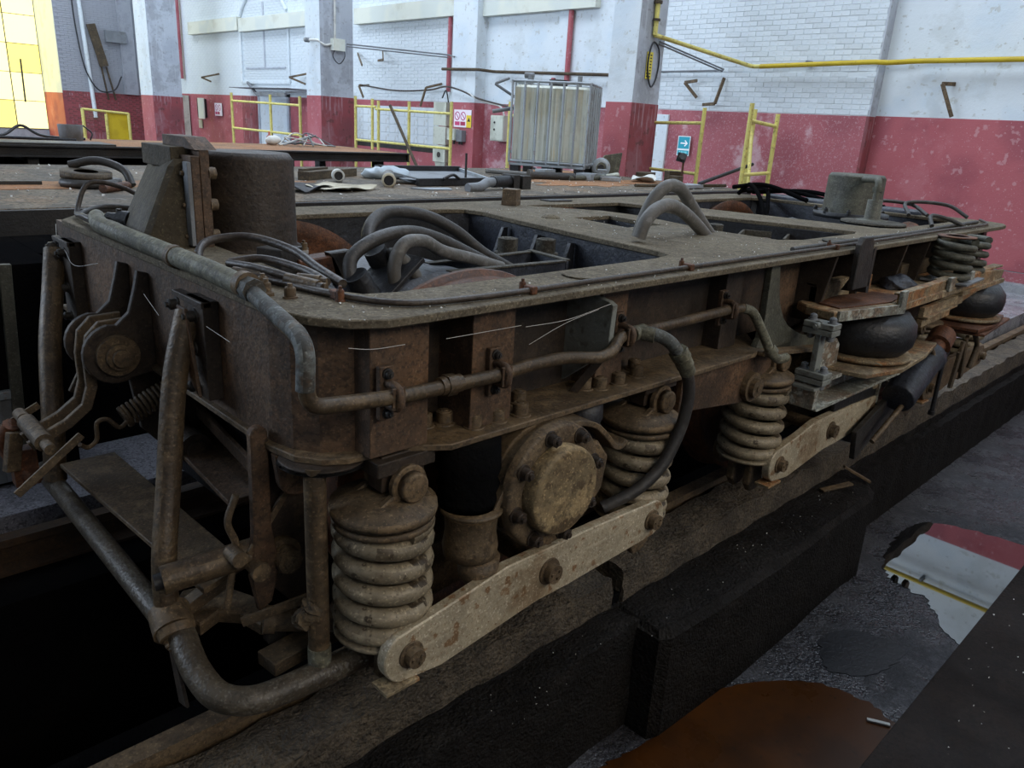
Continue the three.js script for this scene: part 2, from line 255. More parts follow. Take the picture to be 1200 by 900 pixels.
function jitter(g0, amp, f = 9, only) {
  const g = g0, p = g.attributes.position;
  for (let i = 0; i < p.count; i++) {
    const x = p.getX(i), y = p.getY(i), z = p.getZ(i); if (only && !only(x, y, z)) continue;
    const s = (a, b, c) => Math.sin(x * f * a + 1.3 * c) * Math.sin(y * f * b + z * f * c + a) * .6 + Math.sin((x + y * 1.7 + z * .8) * f * 2.3 * b + c * 5) * .4;
    p.setXYZ(i, x + amp * s(1, 1.3, .7), y + amp * s(.8, 1.1, 1.9), z + amp * s(1.4, .6, 1.2));
  }
  g.computeVertexNormals(); return g;
}
function meshGeo(geos, o) {
  const list = [geos].flat(9).map((g) => uvBox(g)), g = list.length > 1 ? mergeGeometries(list) : list[0];
  if (o) g.translate(-o.x, -o.y, -o.z);
  return g;
}

// ---------------------------------------------------------------- objects
const used = {};
const numbered = (n) => { const k = used[n] = (used[n] ?? -1) + 1; return k ? n + '_' + String(k).padStart(3, '0') : n; };
function tag(o, label, category, group) { o.userData.label = label; o.userData.category = category; if (group) o.userData.group = group; return o; }
function thing(name, label, category, at = [0, 0, 0], group) {          // a Group at the thing's base; its parts are its children
  const o = new THREE.Group(); o.name = numbered(name); o.position.set(...at); scene.add(o); return tag(o, label, category, group);
}
function put(name, geos, material, parent) {
  const g = Array.isArray(geos) ? geos : [geos]; let base = null, top = parent;
  if (parent) { while (top.parent && top.parent !== scene) top = top.parent; base = top.position; }
  const o = new THREE.Mesh(meshGeo(g, base), material); o.castShadow = o.receiveShadow = true;
  o.name = parent ? name : numbered(name); (parent || scene).add(o); return o;
}
// single-mesh thing
const one = (name, geos, material, label, category, group) => {
  const g = meshGeo(Array.isArray(geos) ? geos : [geos]); g.computeBoundingBox(); const b = g.boundingBox, c = V((b.min.x + b.max.x) / 2, b.min.y, (b.min.z + b.max.z) / 2);
  g.translate(-c.x, -c.y, -c.z); const o = new THREE.Mesh(g, material); o.position.copy(c); o.castShadow = o.receiveShadow = true; o.name = numbered(name); scene.add(o); return tag(o, label, category, group);
};
const struct = (name, geos, material, parent) => { const o = put(name, geos, material, parent); if (!parent) o.userData.kind = 'structure'; return o; };
const labelled = (o, l) => { o.userData.label = l; return o; };
const turnList = (p, a, b) => [turn(p, a, b)];

// ---------------------------------------------------------------- the building
const WX = 11.65;                                                     // inner face of the long wall at the right
const wallR = struct('wall_right', [bx(WX, 12.2, -1.6, 10.6, -33.9, -3.31), bx(11.88, 12.2, -1.6, 10.6, -3.4, 8.6)], m.joint);
{
  // smooth plastered bay standing forward of the brick bay
  struct('plaster_panel', [bx(11.865, 11.88, 2.125, 10.5, -3.31, 8)], m.white, wallR);
  struct('dado_paint', [bx(11.86, 11.88, .24, 2.125, -3.31, 8)], m.red, wallR);
  struct('dado_paint', [bx(11.864, 11.88, .1, .228, -3.31, 8)], m.redWorn, wallR);
  struct('end_face', [bx(WX - .004, 11.88, 2.11, 10.5, -3.33, -3.3)], m.plaster, wallR);
  struct('dado_paint', [bx(WX - .014, 11.88, -.1, 2.11, -3.34, -3.297)], m.plasterRed, wallR);
  struct('dado_paint', [bx(WX - .012, WX, -.1, 2.11, -11.6, -3.3)], m.redWorn, wallR);
  struct('dado_paint', [bx(WX - .012, WX, -.1, 2.11, -33, -11.9)], m.red, wallR);
  struct('pilaster', [bx(WX - .3, WX, 2.11, 10.5, -12.33, -11.55)], m.white, wallR);
  struct('dado_paint', [bx(WX - .305, WX, -.1, 2.11, -12.335, -11.545)], m.red, wallR);
  struct('smooth_bay', [bx(WX - .02, WX, 2.11, 10.5, -11.6, -7.25)], m.white, wallR);
  struct('white_strip', [bx(WX - .07, WX, 2.11, 10.5, -9.44, -9.22)], m.white, wallR);
  // concrete band beams
  for (const [z0, z1, y0, y1] of [[-8.5, -11.55, 3.8, 4.16], [-12.33, -16.4, 3.86, 4.22], [-18.2, -22.8, 3.93, 4.3], [-22.9, -26.6, 3.98, 4.36]]) struct('band_beam', [bx(WX - .16, WX, y0, y1, z0, z1)], m.cream, wallR);
  // bricks of the bay behind the yellow pipe: each of the nearest courses its own piece
  const kinds = [m.whiteBrick, m.whiteBrick2, m.whiteBrick];
  const bg = [0, 1, 2].map((k) => uvBox(jitter(new RoundedBoxGeometry(.03, .068, .2565, 1, .004), .0015, 30 + k * 7)));
  const half = uvBox(new RoundedBoxGeometry(.03, .068, .126, 1, .004));
  let n = 0; const rest = [];
  for (let r = 0; r < 44; r++) {
    const y = 2.155 + r * .0735;
    for (let z = -3.46 - (r % 2) * .131; z > -7.2; z -= .262) {
      const p = [WX + .008 + rr(-.003, .003), y, z - .001], hole = rnd() < .014;
      if (n < 288 && r < 20) { const o = new THREE.Mesh(bg[n % 3], kinds[n % 3]); o.name = 'brick'; o.position.set(p[0] + (hole ? .03 : 0), p[1], p[2]); o.rotation.x = rr(-.006, .006); o.receiveShadow = true; wallR.add(o); n++; } else rest.push(p);
    }
    if (r % 2) { const o = new THREE.Mesh(half, m.whiteBrick); o.name = 'half_brick'; o.position.set(WX + .008, y, -3.385); if (r < 20) wallR.add(o); }
  }
  for (let r = 0; r < 44; r++) for (let z = -12.5 - (r % 2) * .131; z > -28; z -= .262) {
    const y = 2.155 + r * .0735; if (z < -19.9 && z > -23.05 && y > 2.5 && y < 4.75) continue;
    rest.push([WX + .008 + rr(-.003, .003), y, z]);
  }
  const mtx = new THREE.Matrix4(), field = (name, list, g, mat, parent, turn) => {
    const o = new THREE.InstancedMesh(g, mat, list.length); list.forEach((p, i) => o.setMatrixAt(i, mtx.makeTranslation(...p)));
    o.name = name; o.userData.kind = 'stuff'; o.receiveShadow = true; parent.add(o); return o;
  };
  field('brickwork', rest, bg[0], m.whiteBrick, wallR);
  // bricked-up arched window
  const recess = []; for (let r = 0; r < 16; r++) for (let z = -20.6 - (r % 2) * .131; z > -22.4; z -= .262) if (Math.hypot(z + 21.48, 4.77 + r * .0735 - 3.35) < 1.74) rest.push([WX + .008, 4.77 + r * .0735, z]);
  for (let r = 0; r < 30; r++) for (let z = -20.15 - (r % 2) * .131; z > -22.9; z -= .262) recess.push([WX + .006, 2.56 + r * .0735, z]);
  field('infill_brickwork', recess, bg[1], m.whiteBrick2, wallR);
  const archPts = arc(-21.48, 3.35, 1.78, 36, 144, 16).map(([z, y]) => [WX - .03, y, z]);
  struct('arch_ring', tube(archPts, .055, 40, 8), m.white, wallR);
  struct('window_reveal', [bx(WX - .06, WX, 2.5, 4.3, -23.05, -22.9), bx(WX - .05, WX, 2.5, 4.3, -20.0, -19.93), bx(WX - .04, WX, 2.46, 2.54, -23, -19.95)], m.white, wallR);
  struct('infill_mullion', [bx(WX - .03, WX, 2.9, 4.7, -21.5, -21.42), bx(WX - .03, WX, 2.88, 2.93, -22.7, -20.2)], m.plaster, wallR);
  // white blocked-up opening with a grey patch under it
  const opening = struct('tiled_opening', [bx(WX - .016, WX, 1.14, 1.98, -16.6, -13.1)], m.whiteBrick, wallR);
  const tg = uvBox(new RoundedBoxGeometry(.012, .19, .38, 1, .004));
  for (let r = 0; r < 4; r++) for (let c = 0; c < 9; c++) { const o = new THREE.Mesh(tg, m.white); o.name = 'tile'; o.position.set(WX - .02, 1.26 + r * .2, -13.3 - c * .39); opening.add(o); }
  struct('bare_patch', [bx(WX - .016, WX, .98, 1.14, -16.6, -13.05)], m.darkSteel, wallR);
  // white door under an iron canopy
  struct('dado_paint', [bx(WX - .03, WX, 0, 2.1, -23.1, -22.0)], m.plasterRed, wallR);
}
const door = struct('door_1', [bx(WX - .05, WX, 0, 2.12, -21.85, -20.12)], m.white);
struct('door_frame', [bx(WX - .07, WX, 0, 2.18, -21.95, -21.83), bx(WX - .07, WX, 0, 2.18, -20.14, -20.02), bx(WX - .07, WX, 2.1, 2.2, -21.95, -20.02)], m.plaster, door);
struct('door_2', [bx(WX - .05, WX, -.1, 2.03, -7.05, -6.72)], m.white);
struct('baseboard_right', [bx(11.7, 11.88, -.1, .1, -3.2, 8)], m.floorPale);

const wallB = struct('wall_back', [bx(-9.4, 4.4, -1.6, 10.6, -33.9, -33.4), bx(4.4, 8.6, 8.5, 10.6, -33.9, -33.4), bx(4.4, 8.6, -1.6, .55, -33.9, -33.4), bx(8.6, 12.2, -1.6, 10.6, -33.9, -31.02)], m.greyBrick);
{
  const g = uvBox(new RoundedBoxGeometry(.252, .062, .02, 1, .005)), list = [], low = [], mtx = new THREE.Matrix4();
  for (let r = 0; r < 86; r++) for (let x = 8.74 + (r % 2) * .131; x < 11.6; x += .262) (r * .0735 + .62 < 2.0 ? low : list).push([x, .62 + r * .0735, -31.015 + rr(-.004, .004)]);
  for (const [name, l, mat] of [['brickwork', list, m.greyBrick], ['dado_brickwork', low, m.plasterRed]]) { const o = new THREE.InstancedMesh(g, mat, l.length); l.forEach((p, i) => o.setMatrixAt(i, mtx.makeTranslation(...p))); o.name = name; o.userData.kind = 'stuff'; wallB.add(o); }
  struct('jamb_paint', [bx(8.585, 8.6, 1.9, 10, -33.3, -31.0)], m.cream, wallB);
  struct('jamb_paint', [bx(8.58, 8.6, -.5, 1.9, -33.3, -31.0)], m.redOrange, wallB);
  struct('dado_paint', [bx(8.6, 11.7, .3, 1.98, -31.02, -31.008)], m.plasterRed, wallB);
  struct('pier', [bx(10.7, 11.2, 1.98, 10, -31.1, -30.9)], m.greyBrick, wallB);
}
// yellow glazed gate: each pane its own piece
const win1 = struct('window_1', [bx(4.4, 8.6, .55, 8.5, -33.52, -33.46)], m.yellow);
{
  const pane = new THREE.MeshStandardMaterial({ color: 0xd8c850, roughness: .5, emissive: 0xffee8c, emissiveIntensity: 1.15 });
  const paneB = new THREE.MeshStandardMaterial({ color: 0xe0d470, roughness: .5, emissive: 0xfff6b8, emissiveIntensity: 1.35 });
  const W = 4.2 / 4, H = 7.95 / 8, g = uvBox(new THREE.BoxGeometry(W - .02, H - .02, .012));
  for (let i = 0; i < 4; i++) for (let j = 0; j < 8; j++) { const o = new THREE.Mesh(g, (i * 3 + j * 5) % 7 < 5 || j > 4 ? paneB : pane); o.name = 'pane'; o.position.set(4.4 + (i + .5) * W, .55 + (j + .5) * H, -33.4); win1.add(o); }
  for (let i = 0; i <= 4; i++) struct('glazing_bar', [bx(4.385 + i * W, 4.415 + i * W, .55, 8.5, -33.43, -33.37)], m.timber, win1);
  for (let j = 0; j <= 8; j++) struct('glazing_bar', [bx(4.4, 8.6, .54 + j * H, .56 + j * H, -33.43, -33.365)], m.timber, win1);
  struct('bent_bar', tube([[7.9, 1.5, -33.3], [7.92, 3.0, -33.28]], .03, 8, 6), m.black, win1);
}
// unseen sides of the hall, with the windows that light it
const wallL = struct('wall_left', [bx(-9.4, -9, -1.6, 3.9, -33.9, 8.6), bx(-9.4, -9, 8.5, 10.6, -33.9, 8.6), bx(-9.4, -9, 3.9, 8.5, -33.9, -31.2), bx(-9.4, -9, 3.9, 8.5, -6.8, 8.6)], m.plaster);
const wallF = struct('wall_front', [bx(-9.4, 12.2, -1.6, 4.4, 8, 8.6), bx(-9.4, 12.2, 7.6, 10.6, 8, 8.6), bx(-9.4, -1.4, 4.4, 7.6, 8, 8.6), bx(7.8, 12.2, 4.4, 7.6, 8, 8.6)], m.plaster);
const ceil = struct('ceiling', [bx(-9.4, 5.3, 10.5, 10.9, -33.9, 8.6), bx(9.5, 12.2, 10.5, 10.9, -33.9, 8.6), bx(5.3, 9.5, 10.5, 10.9, -33.9, -30.2), bx(5.3, 9.5, 10.5, 10.9, 3.2, 8.6)], m.plaster);
{
  const glass = flat(0xdfe8ee, .4, 0, { emissive: 0xdcebff, emissiveIntensity: .9 });
  const w2 = struct('window_2', [bx(-9.2, -9.1, 3.9, 8.5, -31.2, -6.8)], glass);
  for (let z = -31.2; z < -6.7; z += 2.44) struct('window_frame', [bx(-9.12, -9.02, 3.9, 8.5, z - .05, z + .05)], m.grey, w2);
  const w3 = struct('window_3', [bx(-1.4, 7.8, 4.4, 7.6, 8.2, 8.3)], glass);
  for (let x = -1.4; x < 7.9; x += 1.53) struct('window_frame', [bx(x - .05, x + .05, 4.4, 7.6, 8.05, 8.2)], m.grey, w3);
  const w4 = struct('window_4', [bx(5.3, 9.5, 10.6, 10.7, -30.2, 3.2)], glass);
  for (let z = -30.2; z < 3.3; z += 2.6) struct('window_frame', [bx(5.3, 9.5, 10.45, 10.6, z - .05, z + .05)], m.grey, w4);
}
LIGHTS[3].at = [6.5, 4.5, -33.1]; LIGHTS[3].to = [6.5, 4.5, 0]; LIGHTS[3].w = 4; LIGHTS[3].h = 7.6;
for (const l of LIGHTS) { const o = new THREE.RectAreaLight(l.c, l.i, l.w, l.h); o.position.set(...l.at); if (Math.abs(l.to[1] - l.at[1]) > 5) o.up.set(1, 0, 0).negate(); o.lookAt(...l.to); if (Math.abs(l.to[1] - l.at[1]) > 5) { o.rotation.set(-Math.PI / 2, 0, 0); } scene.add(o); }

// columns: white above, red below
for (const [x0, x1, z0, z1, y] of [[9.25, 9.86, -6.17, -5.69, 2.11], [9.3, 10.12, -14.9, -14.3, 2.08], [9.3, 10.19, -25.2, -24.2, 1.95]]) {
  const c = struct('column', [jitter(box(x1 - x0, 10.6, z1 - z0, (x0 + x1) / 2, 5.2, (z0 + z1) / 2), .004, 5)], m.plaster);
  struct('dado_paint', [bx(x0 - .006, x1 + .006, 0, y, z0 - .006, z1 + .006)], m.plasterRed, c);
  struct('face_paint', [bx(x0 - .008, x0, y, 10.5, z0 - .002, z1 - .004)], m.white, c);
  struct('face_paint', [bx(x0 - .012, x0, 0, y, z0 - .002, z1 - .004)], m.red, c);
}

// raised shop floor, walkway floor, trench
const deck = struct('floor_1', [bx(-9, 9.0, .96, 1.1, -6.95, -3.55)], m.deck);
struct('floor_edge', [bx(-9, 9.0, .95, 1.095, -3.56, -3.5)], m.deckEdge, deck); struct('floor_edge', [bx(8.98, 9.03, .95, 1.095, -6.95, -3.5)], m.deckEdge, deck);
struct('sub_wall', [bx(-9, 8.8, -.4, .96, -5.2, -5.0)], m.oily, deck);
for (let x = -3; x < 8.9; x += 2.5) struct('deck_prop', [bx(x, x + .16, -1, .96, -4.1, -3.94)], m.deckEdge, deck);
{
  const s = (cx, cz, rx, rz, n, k) => Array.from({ length: n }, (_, i) => { const a = i / n * Math.PI * 2, q = 1 + .2 * Math.sin(a * 3 + k) + .14 * Math.sin(a * 7 + 2 * k) + .1 * Math.sin(a * 17 + k) + .07 * Math.sin(a * 31); return [cx + rx * q * Math.cos(a), cz + rz * q * Math.sin(a)]; });
  // rusty sand lying on the shop floor
  for (const [cx, cz, rx, rz] of [[1.75, -4.95, 1.6, .3], [7.4, -4.75, 1.1, .5], [8.0, -6.3, .75, .35]]) struct('rust_patch', [plateY(s(cx, cz, rx, rz, 120, cx), 1.098, 1.104, 0)], m.deckRust, deck);
}
struct('floor_2', [bx(-9, 7.2, -.5, -.1, -5.2, -2.2)], m.floorMid);
struct('floor_5', [bx(9.03, 11.9, -.5, -.02, -6.95, -2.2), bx(7.2, 9.03, -.5, -.02, -3.4, -.55), bx(9.03, 11.9, -.5, -.02, -2.2, -.55)], m.floorPale);
struct('floor_6', [bx(-9, 11.9, -.5, 0, -33.4, -6.95)], m.floorMid);
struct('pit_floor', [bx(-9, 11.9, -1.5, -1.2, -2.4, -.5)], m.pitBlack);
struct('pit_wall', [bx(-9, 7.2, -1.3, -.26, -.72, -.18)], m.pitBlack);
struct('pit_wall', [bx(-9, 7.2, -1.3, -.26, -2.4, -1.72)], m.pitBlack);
const tr = struct('floor_3', [bx(-9, 11.9, -1.2, -.85, -.5, 3)], m.pitFloor);
struct('floor_4', [jitter(bx(-9, 11.9, -.9, -.1, 1.02, 8), .002, 6)], m.strip);
{
  // concrete plinth under the near rail: kerb, ledge, projecting block, step back
  const seg = (x0, x1, y0, y1, z0, z1, a = .012) => { const g = new THREE.BoxGeometry(x1 - x0, y1 - y0, z1 - z0, Math.ceil((x1 - x0) / .07), 5, 4); g.translate((x0 + x1) / 2, (y0 + y1) / 2, (z0 + z1) / 2); return jitter(g, a, 13); };
  const pl = struct('plinth', [seg(-4, 11.9, -1, -.3, -.72, -.16, .008)], m.oily);
  struct('ledge', [seg(-4, 2.43, -1, -.31, -.3, -.03)], m.oily, pl);
  struct('ledge_block', [jitter(plateY([[2.42, -.3], [2.42, .08], [2.47, .12], [2.8, .13], [3.1, .135], [3.4, .13], [3.7, .135], [4, .13], [4.3, .13], [4.55, .125], [4.68, .09], [4.76, .02], [4.78, -.08], [4.78, -.3]], -1, -.3, .03), .016, 13)], m.oily, pl);
  struct('ledge', [seg(4.7, 11.9, -1, -.36, -.3, -.1)], m.oily, pl);
  struct('kerb_beam', [seg(-4, 2.4, -.33, -.155, -.37, -.17)], m.concrete, pl);
  struct('kerb_beam', [seg(2.47, 11.9, -.33, -.135, -.37, -.165)], m.concrete, pl);
}
const railPts = (z) => [[z - .035, -.1], [z + .035, -.1], [z + .037, -.135], [z + .012, -.15], [z + .01, -.22], [z + .065, -.24], [z + .065, -.255], [z - .065, -.255], [z - .065, -.24], [z - .01, -.22], [z - .012, -.15], [z - .037, -.135]];
for (const [z, mt] of [[-.425, m.greyBrown], [-2.0, m.rustDark]]) struct('rail', [plateX(railPts(z), -4, 10.4, .003)], mt);
// standing water on the trench floor
const blob = (pts) => { const c = new THREE.CatmullRomCurve3(pts.map(([x, z]) => V(x, 0, z)), true, 'centripetal'); return c.getPoints(pts.length * 8).map((p) => { const w = .012 * Math.sin(p.x * 61 + p.z * 37) + .01 * Math.sin(p.x * 97 - p.z * 83); return [p.x + w, p.z + w * .6]; }); };
struct('puddle', [plateY(blob([[5.70, .178], [5.87, .63], [5.83, 1.05], [5.13, 1.06], [4.3, 1.06], [4.22, .9], [4.33, .75], [4.485, .62], [4.64, .51], [4.64, .4], [4.685, .27], [4.89, .166], [5.22, .107], [5.49, .106]]), -.852, -.846, 0)], m.water);
struct('damp_patch', [plateY(blob([[3.71, .285], [3.9, .315], [4.02, .48], [4, .616], [3.82, .627], [3.61, .557], [3.53, .435]]), -.852, -.8465, 0)], m.dampPatch);
struct('rust_puddle', [plateY(blob([[1.2, .0], [2.1, .06], [2.41, .109], [2.69, .098], [2.98, .148], [3.21, .275], [3.375, .44], [3.43, .59], [3.41, .76], [3.35, 1.06], [2.4, 1.08], [1.2, 1.06]]), -.852, -.844, 0)], m.rustWater);

// ---------------------------------------------------------------- things along the walls and on the shop floor
// gas pipe: down the near column, across to the wall, along the wall
{
  const t = thing('gas_pipe', 'yellow gas pipe coming down the nearest column and running along the right wall', 'pipe', [9.6, 2.75, -5.5]);
  put('riser', pipe([[9.54, 8, -5.64], [9.54, 3.02, -5.64]], .035), m.yellow, t);
  put('flange', cyl([9.54, 3.42, -5.64], [9.54, 3.46, -5.64], .06), m.timber, t); put('flange', cyl([9.54, 3.2, -5.64], [9.54, 3.23, -5.64], .055), m.timber, t);
  put('cross_run', pipe([[9.54, 3.02, -5.64], [9.75, 3.0, -5.62], [11.52, 2.775, -5.2], [11.5, 2.775, -5.0]], .03, .1), m.yellow, t);
  put('wall_run', pipe([[11.5, 2.775, -5.05], [11.48, 2.815, -3.3], [11.5, 2.8, -3.1], [11.72, 2.84, -2.9], [11.72, 2.87, 6]], .034, .1), m.yellowDeep, t);
  for (const z of [-4.3, -1.2, 1]) put('clip', bx(z < -3 ? 11.48 : 11.7, z < -3 ? 11.64 : 11.87, 2.78, 2.85, z - .02, z + .02), m.grey, t);
}
one('conduit', [...pipe([[11.6, 2.72, -7.1], [11.58, 2.73, -5.75]], .014), ...pipe([[9.7, 2.95, -5.66], [11.58, 2.745, -5.74]], .012), ...pipe([[9.7, 2.92, -5.67], [11.57, 2.715, -5.76]], .012)], m.grey, 'thin grey conduits slanting from the nearest column to the brick wall below the yellow pipe', 'conduit');
one('cable', ring([[9.56, 2.93, -5.66], [9.69, 2.86, -5.66], [9.73, 2.64, -5.66], [9.68, 2.42, -5.66], [9.6, 2.34, -5.66], [9.5, 2.5, -5.66], [9.48, 2.72, -5.66]], .012, 60, 8), m.black, 'black cable loop hanging on the shaded face of the nearest column', 'cable');
{
  const c = document.createElement('canvas'); c.width = 64; c.height = 160; const g = c.getContext('2d'); g.fillStyle = '#d8c84a'; g.fillRect(0, 0, 64, 160); g.fillStyle = '#4a4630'; for (let y = 14; y < 150; y += 18) { g.fillRect(8, y, 20, 9); g.fillRect(36, y, 18, 9); }
  const tx = new THREE.CanvasTexture(c); tx.colorSpace = THREE.SRGBColorSpace;
  const o = new THREE.Mesh(new THREE.BoxGeometry(.14, .36, .008), [m.grey, m.grey, m.grey, m.grey, new THREE.MeshStandardMaterial({ map: tx, roughness: .8 }), m.grey]); o.position.set(9.53, 2.62, -5.68); o.name = 'notice'; scene.add(o); tag(o, 'small yellow notice with rows of print on the shaded face of the nearest column', 'notice');
}
// signs
function sign(name, w, h, x, y, z, draw, label, dx = 0) {
  const c = document.createElement('canvas'); c.width = 256; c.height = Math.round(256 * h / w); draw(c.getContext('2d'), c.width, c.height);
  const tx = new THREE.CanvasTexture(c); tx.colorSpace = THREE.SRGBColorSpace; const f = new THREE.MeshStandardMaterial({ map: tx, roughness: .6 }), e = m.grey;
  const o = new THREE.Mesh(new THREE.BoxGeometry(.012, h, w), [e, f, e, e, e, e]); o.position.set(x - .006 - dx, y, z); o.name = numbered(name); scene.add(o); return tag(o, label, 'sign');
}
sign('exit_sign', .25, .32, 11.6, 1.535, -6.33, (g, w, h) => {
  g.fillStyle = '#eef6f6'; g.fillRect(0, 0, w, h); g.fillStyle = '#1f9fb4'; g.fillRect(12, 12, w - 24, h - 24); g.strokeStyle = '#fff'; g.lineWidth = 22; g.beginPath(); g.moveTo(60, 120); g.lineTo(190, 120); g.moveTo(145, 72); g.lineTo(195, 120); g.lineTo(145, 168); g.stroke();
  g.fillStyle = '#eef6f6'; g.fillRect(12, h - 118, w - 24, 28); g.fillStyle = '#7fd4dc'; for (const [x, q] of [[40, 34], [84, 40], [136, 22], [166, 44]]) g.fillRect(x, h - 74, q, 34);
}, 'turquoise exit sign with a white arrow to the right on the red wall');
const warn = (yellowPart) => (g, w, h) => {
  g.fillStyle = '#f0e4ec'; g.fillRect(0, 0, w, h); g.strokeStyle = '#b03a72'; g.lineWidth = 9;
  for (const x of [.24, .66]) { g.beginPath(); g.arc(w * x * (yellowPart ? .8 : 1), h * .36, h * .22, 0, 7); g.stroke(); g.beginPath(); g.moveTo(w * x * (yellowPart ? .8 : 1) - h * .15, h * .2); g.lineTo(w * x * (yellowPart ? .8 : 1) + h * .15, h * .52); g.stroke(); }
  g.fillStyle = '#c23d6e'; g.fillRect(w * .06, h * .68, w * .28, h * .22); g.fillStyle = '#a82c54'; g.fillRect(w * .38, h * .68, w * .28, h * .22);
  if (yellowPart) { g.fillStyle = '#e9c935'; g.fillRect(w * .72, h * .3, w * .28, h * .7); g.fillStyle = '#2a2620'; g.beginPath(); g.moveTo(w * .86, h * .42); g.lineTo(w * .95, h * .66); g.lineTo(w * .77, h * .66); g.fill(); }
};
sign('warning_sign', .58, .36, 11.345, 1.78, -11.9, warn(true), 'pink and white prohibition sign with yellow warning corner beside the grey cabinet stack');
sign('warning_sign', .55, .4, 11.6, 1.65, -24.8, warn(false), 'pink and white prohibition sign beside the open switch box');
// electric boxes
{
  const t = thing('cabinet_stack', 'tall narrow pale cabinet of three stacked sections on the red wall', 'cabinet', [11.4, .6, -12.6], 'x'); delete t.userData.group;
  for (const [n, y0, y1] of [['upper_section', 1.6, 2.1], ['middle_section', 1.2, 1.585], ['lower_section', .82, 1.185]]) put(n, bx(11.32, 11.62, y0, y1, -12.9, -12.46), m.cabinet, t);
  put('round_vent', cyl([11.31, .98, -12.68], [11.33, .98, -12.68], .06), m.darkSteel, t); put('funnel', plateX([[-12.88, .82], [-12.48, .82], [-12.6, .55], [-12.78, .55]], 11.36, 11.6), m.cabinet, t);
  put('cable', tube([[11.5, 2.1, -12.6], [11.5, 2.35, -12.7], [11.52, 2.2, -12.85]], .015), m.black, t);
}
{
  const t = thing('switch_box', 'pale grey wall box with white control box below the warning sign', 'switch box', [11.28, 1.3, -12.0]);
  put('box', bx(11.2, 11.342, 1.32, 1.56, -12.26, -12.0), m.cabinet, t); put('control_box', bx(11.22, 11.342, 1.3, 1.54, -11.97, -11.78), m.grey, t); for (const z of [-12.2, -12.1, -11.92, -11.84]) put('gland', cyl([11.28, 1.31, z], [11.28, 1.24, z], .025), m.darkSteel, t);
}
{
  const t = thing('fuse_box', 'grey fuse box with two dark locks between pilaster and caged tank', 'fuse box', [11.5, 1.37, -10.8]);
  put('box', bx(11.4, 11.62, 1.37, 1.88, -11.06, -10.66), m.cabinet, t); put('door', bx(11.385, 11.4, 1.39, 1.86, -11.05, -10.67), m.cabinet, t); for (const y of [1.74, 1.6]) put('lock', cyl([11.37, y, -10.92], [11.39, y, -10.92], .02), m.black, t);
  put('cable', tube([[11.5, 1.88, -10.75], [11.52, 2.05, -10.9], [11.5, 2.12, -11.3], [11.3, 2.2, -11.45], [11.3, 2.3, -11.7]], .018), m.whiteCloth, t);
}
{
  const t = thing('switch_box', 'open switch box with dark inside and cream door on the far red wall', 'switch box', [11.5, 1.3, -26]);
  put('box', bx(11.5, 11.62, 1.36, 1.96, -26.3, -25.8), m.black, t); put('door', bx(11.3, 11.34, 1.32, 1.98, -25.75, -25.3), m.cream, t); put('label_card', bx(11.6, 11.62, 1.0, 1.28, -26.5, -26.2), m.cloth, t);
}
{
  const t = thing('junction_box', 'white junction box with conduit on the shaded face of the middle column', 'junction box', [9.6, 3.1, -14.2]);
  put('box', bx(9.55, 9.85, 3.02, 3.26, -14.3, -14.18), m.cream, t); put('conduit', pipe([[9.7, 9, -14.26], [9.64, 3.26, -14.26]], .025), m.whiteCloth, t);
  put('side_conduit', pipe([[9.55, 3.14, -14.27], [9.4, 3.1, -14.27], [9.26, 3.2, -14.35], [9.2, 3.2, -14.6]], .025), m.whiteCloth, t); put('lamp', turn([[0, 0], [.05, 0], [.05, .1], [0, .12]], [9.12, 3.2, -14.62], [9.25, 3.2, -14.62], 12), m.grey, t);
  put('cable', tube([[9.6, 3.04, -14.2], [9.55, 2.9, -14.2], [9.7, 2.76, -14.2], [9.84, 2.9, -14.2], [9.84, 3.05, -14.2]], .01), m.black, t);
}
// thin pipes and hoses along the long wall
one('conduit', [...pipe([[9.9, 3.18, -14.2], [11.5, 3.08, -12.6], [11.3, 3.02, -12.2]], .016, .05), ...pipe([[9.9, 3.13, -14.2], [11.48, 3.03, -12.62]], .014)], m.grey, 'paired grey conduits from the middle column to the pilaster', 'conduit');
one('conduit', pipe([[11.3, 2.78, -12.6], [11.29, 2.76, -11.4], [11.56, 2.74, -11.2], [11.5, 2.64, -7.1]], .03, .06), m.timber, 'rusty wall pipe running level above the caged tank', 'pipe');
one('heating_pipe', [...pipe([[11.57, 3.79, -9.14], [11.57, 2.3, -9.14]], .05), ...pipe([[11.58, 2.62, -9.5], [11.58, 2.3, -9.5]], .045)], m.red, 'red upright pipe on the wall directly above the caged tank', 'pipe');
one('heating_pipe', pipe([[11.56, 3.85, -12.68], [11.56, 2.33, -12.7]], .05), m.red, 'red upright pipe left of the pilaster above the cabinet stack', 'pipe');
one('heating_pipe', pipe([[11.5, 9, -27.45], [11.5, 2.6, -27.5]], .09), m.red, 'red upright pipe beside the farthest column', 'pipe');
one('hose', tube([[11.4, 2.45, -16.0], [11.45, 2.33, -14.5], [11.45, 2.36, -13.2], [11.28, 2.42, -12.4], [11.28, 2.34, -11.9], [11.3, 2.2, -11.4], [11.5, 2.0, -10.2]], .018, 80, 8), m.cable, 'sagging hose strung along the wall top of the red band behind the railing', 'hose');
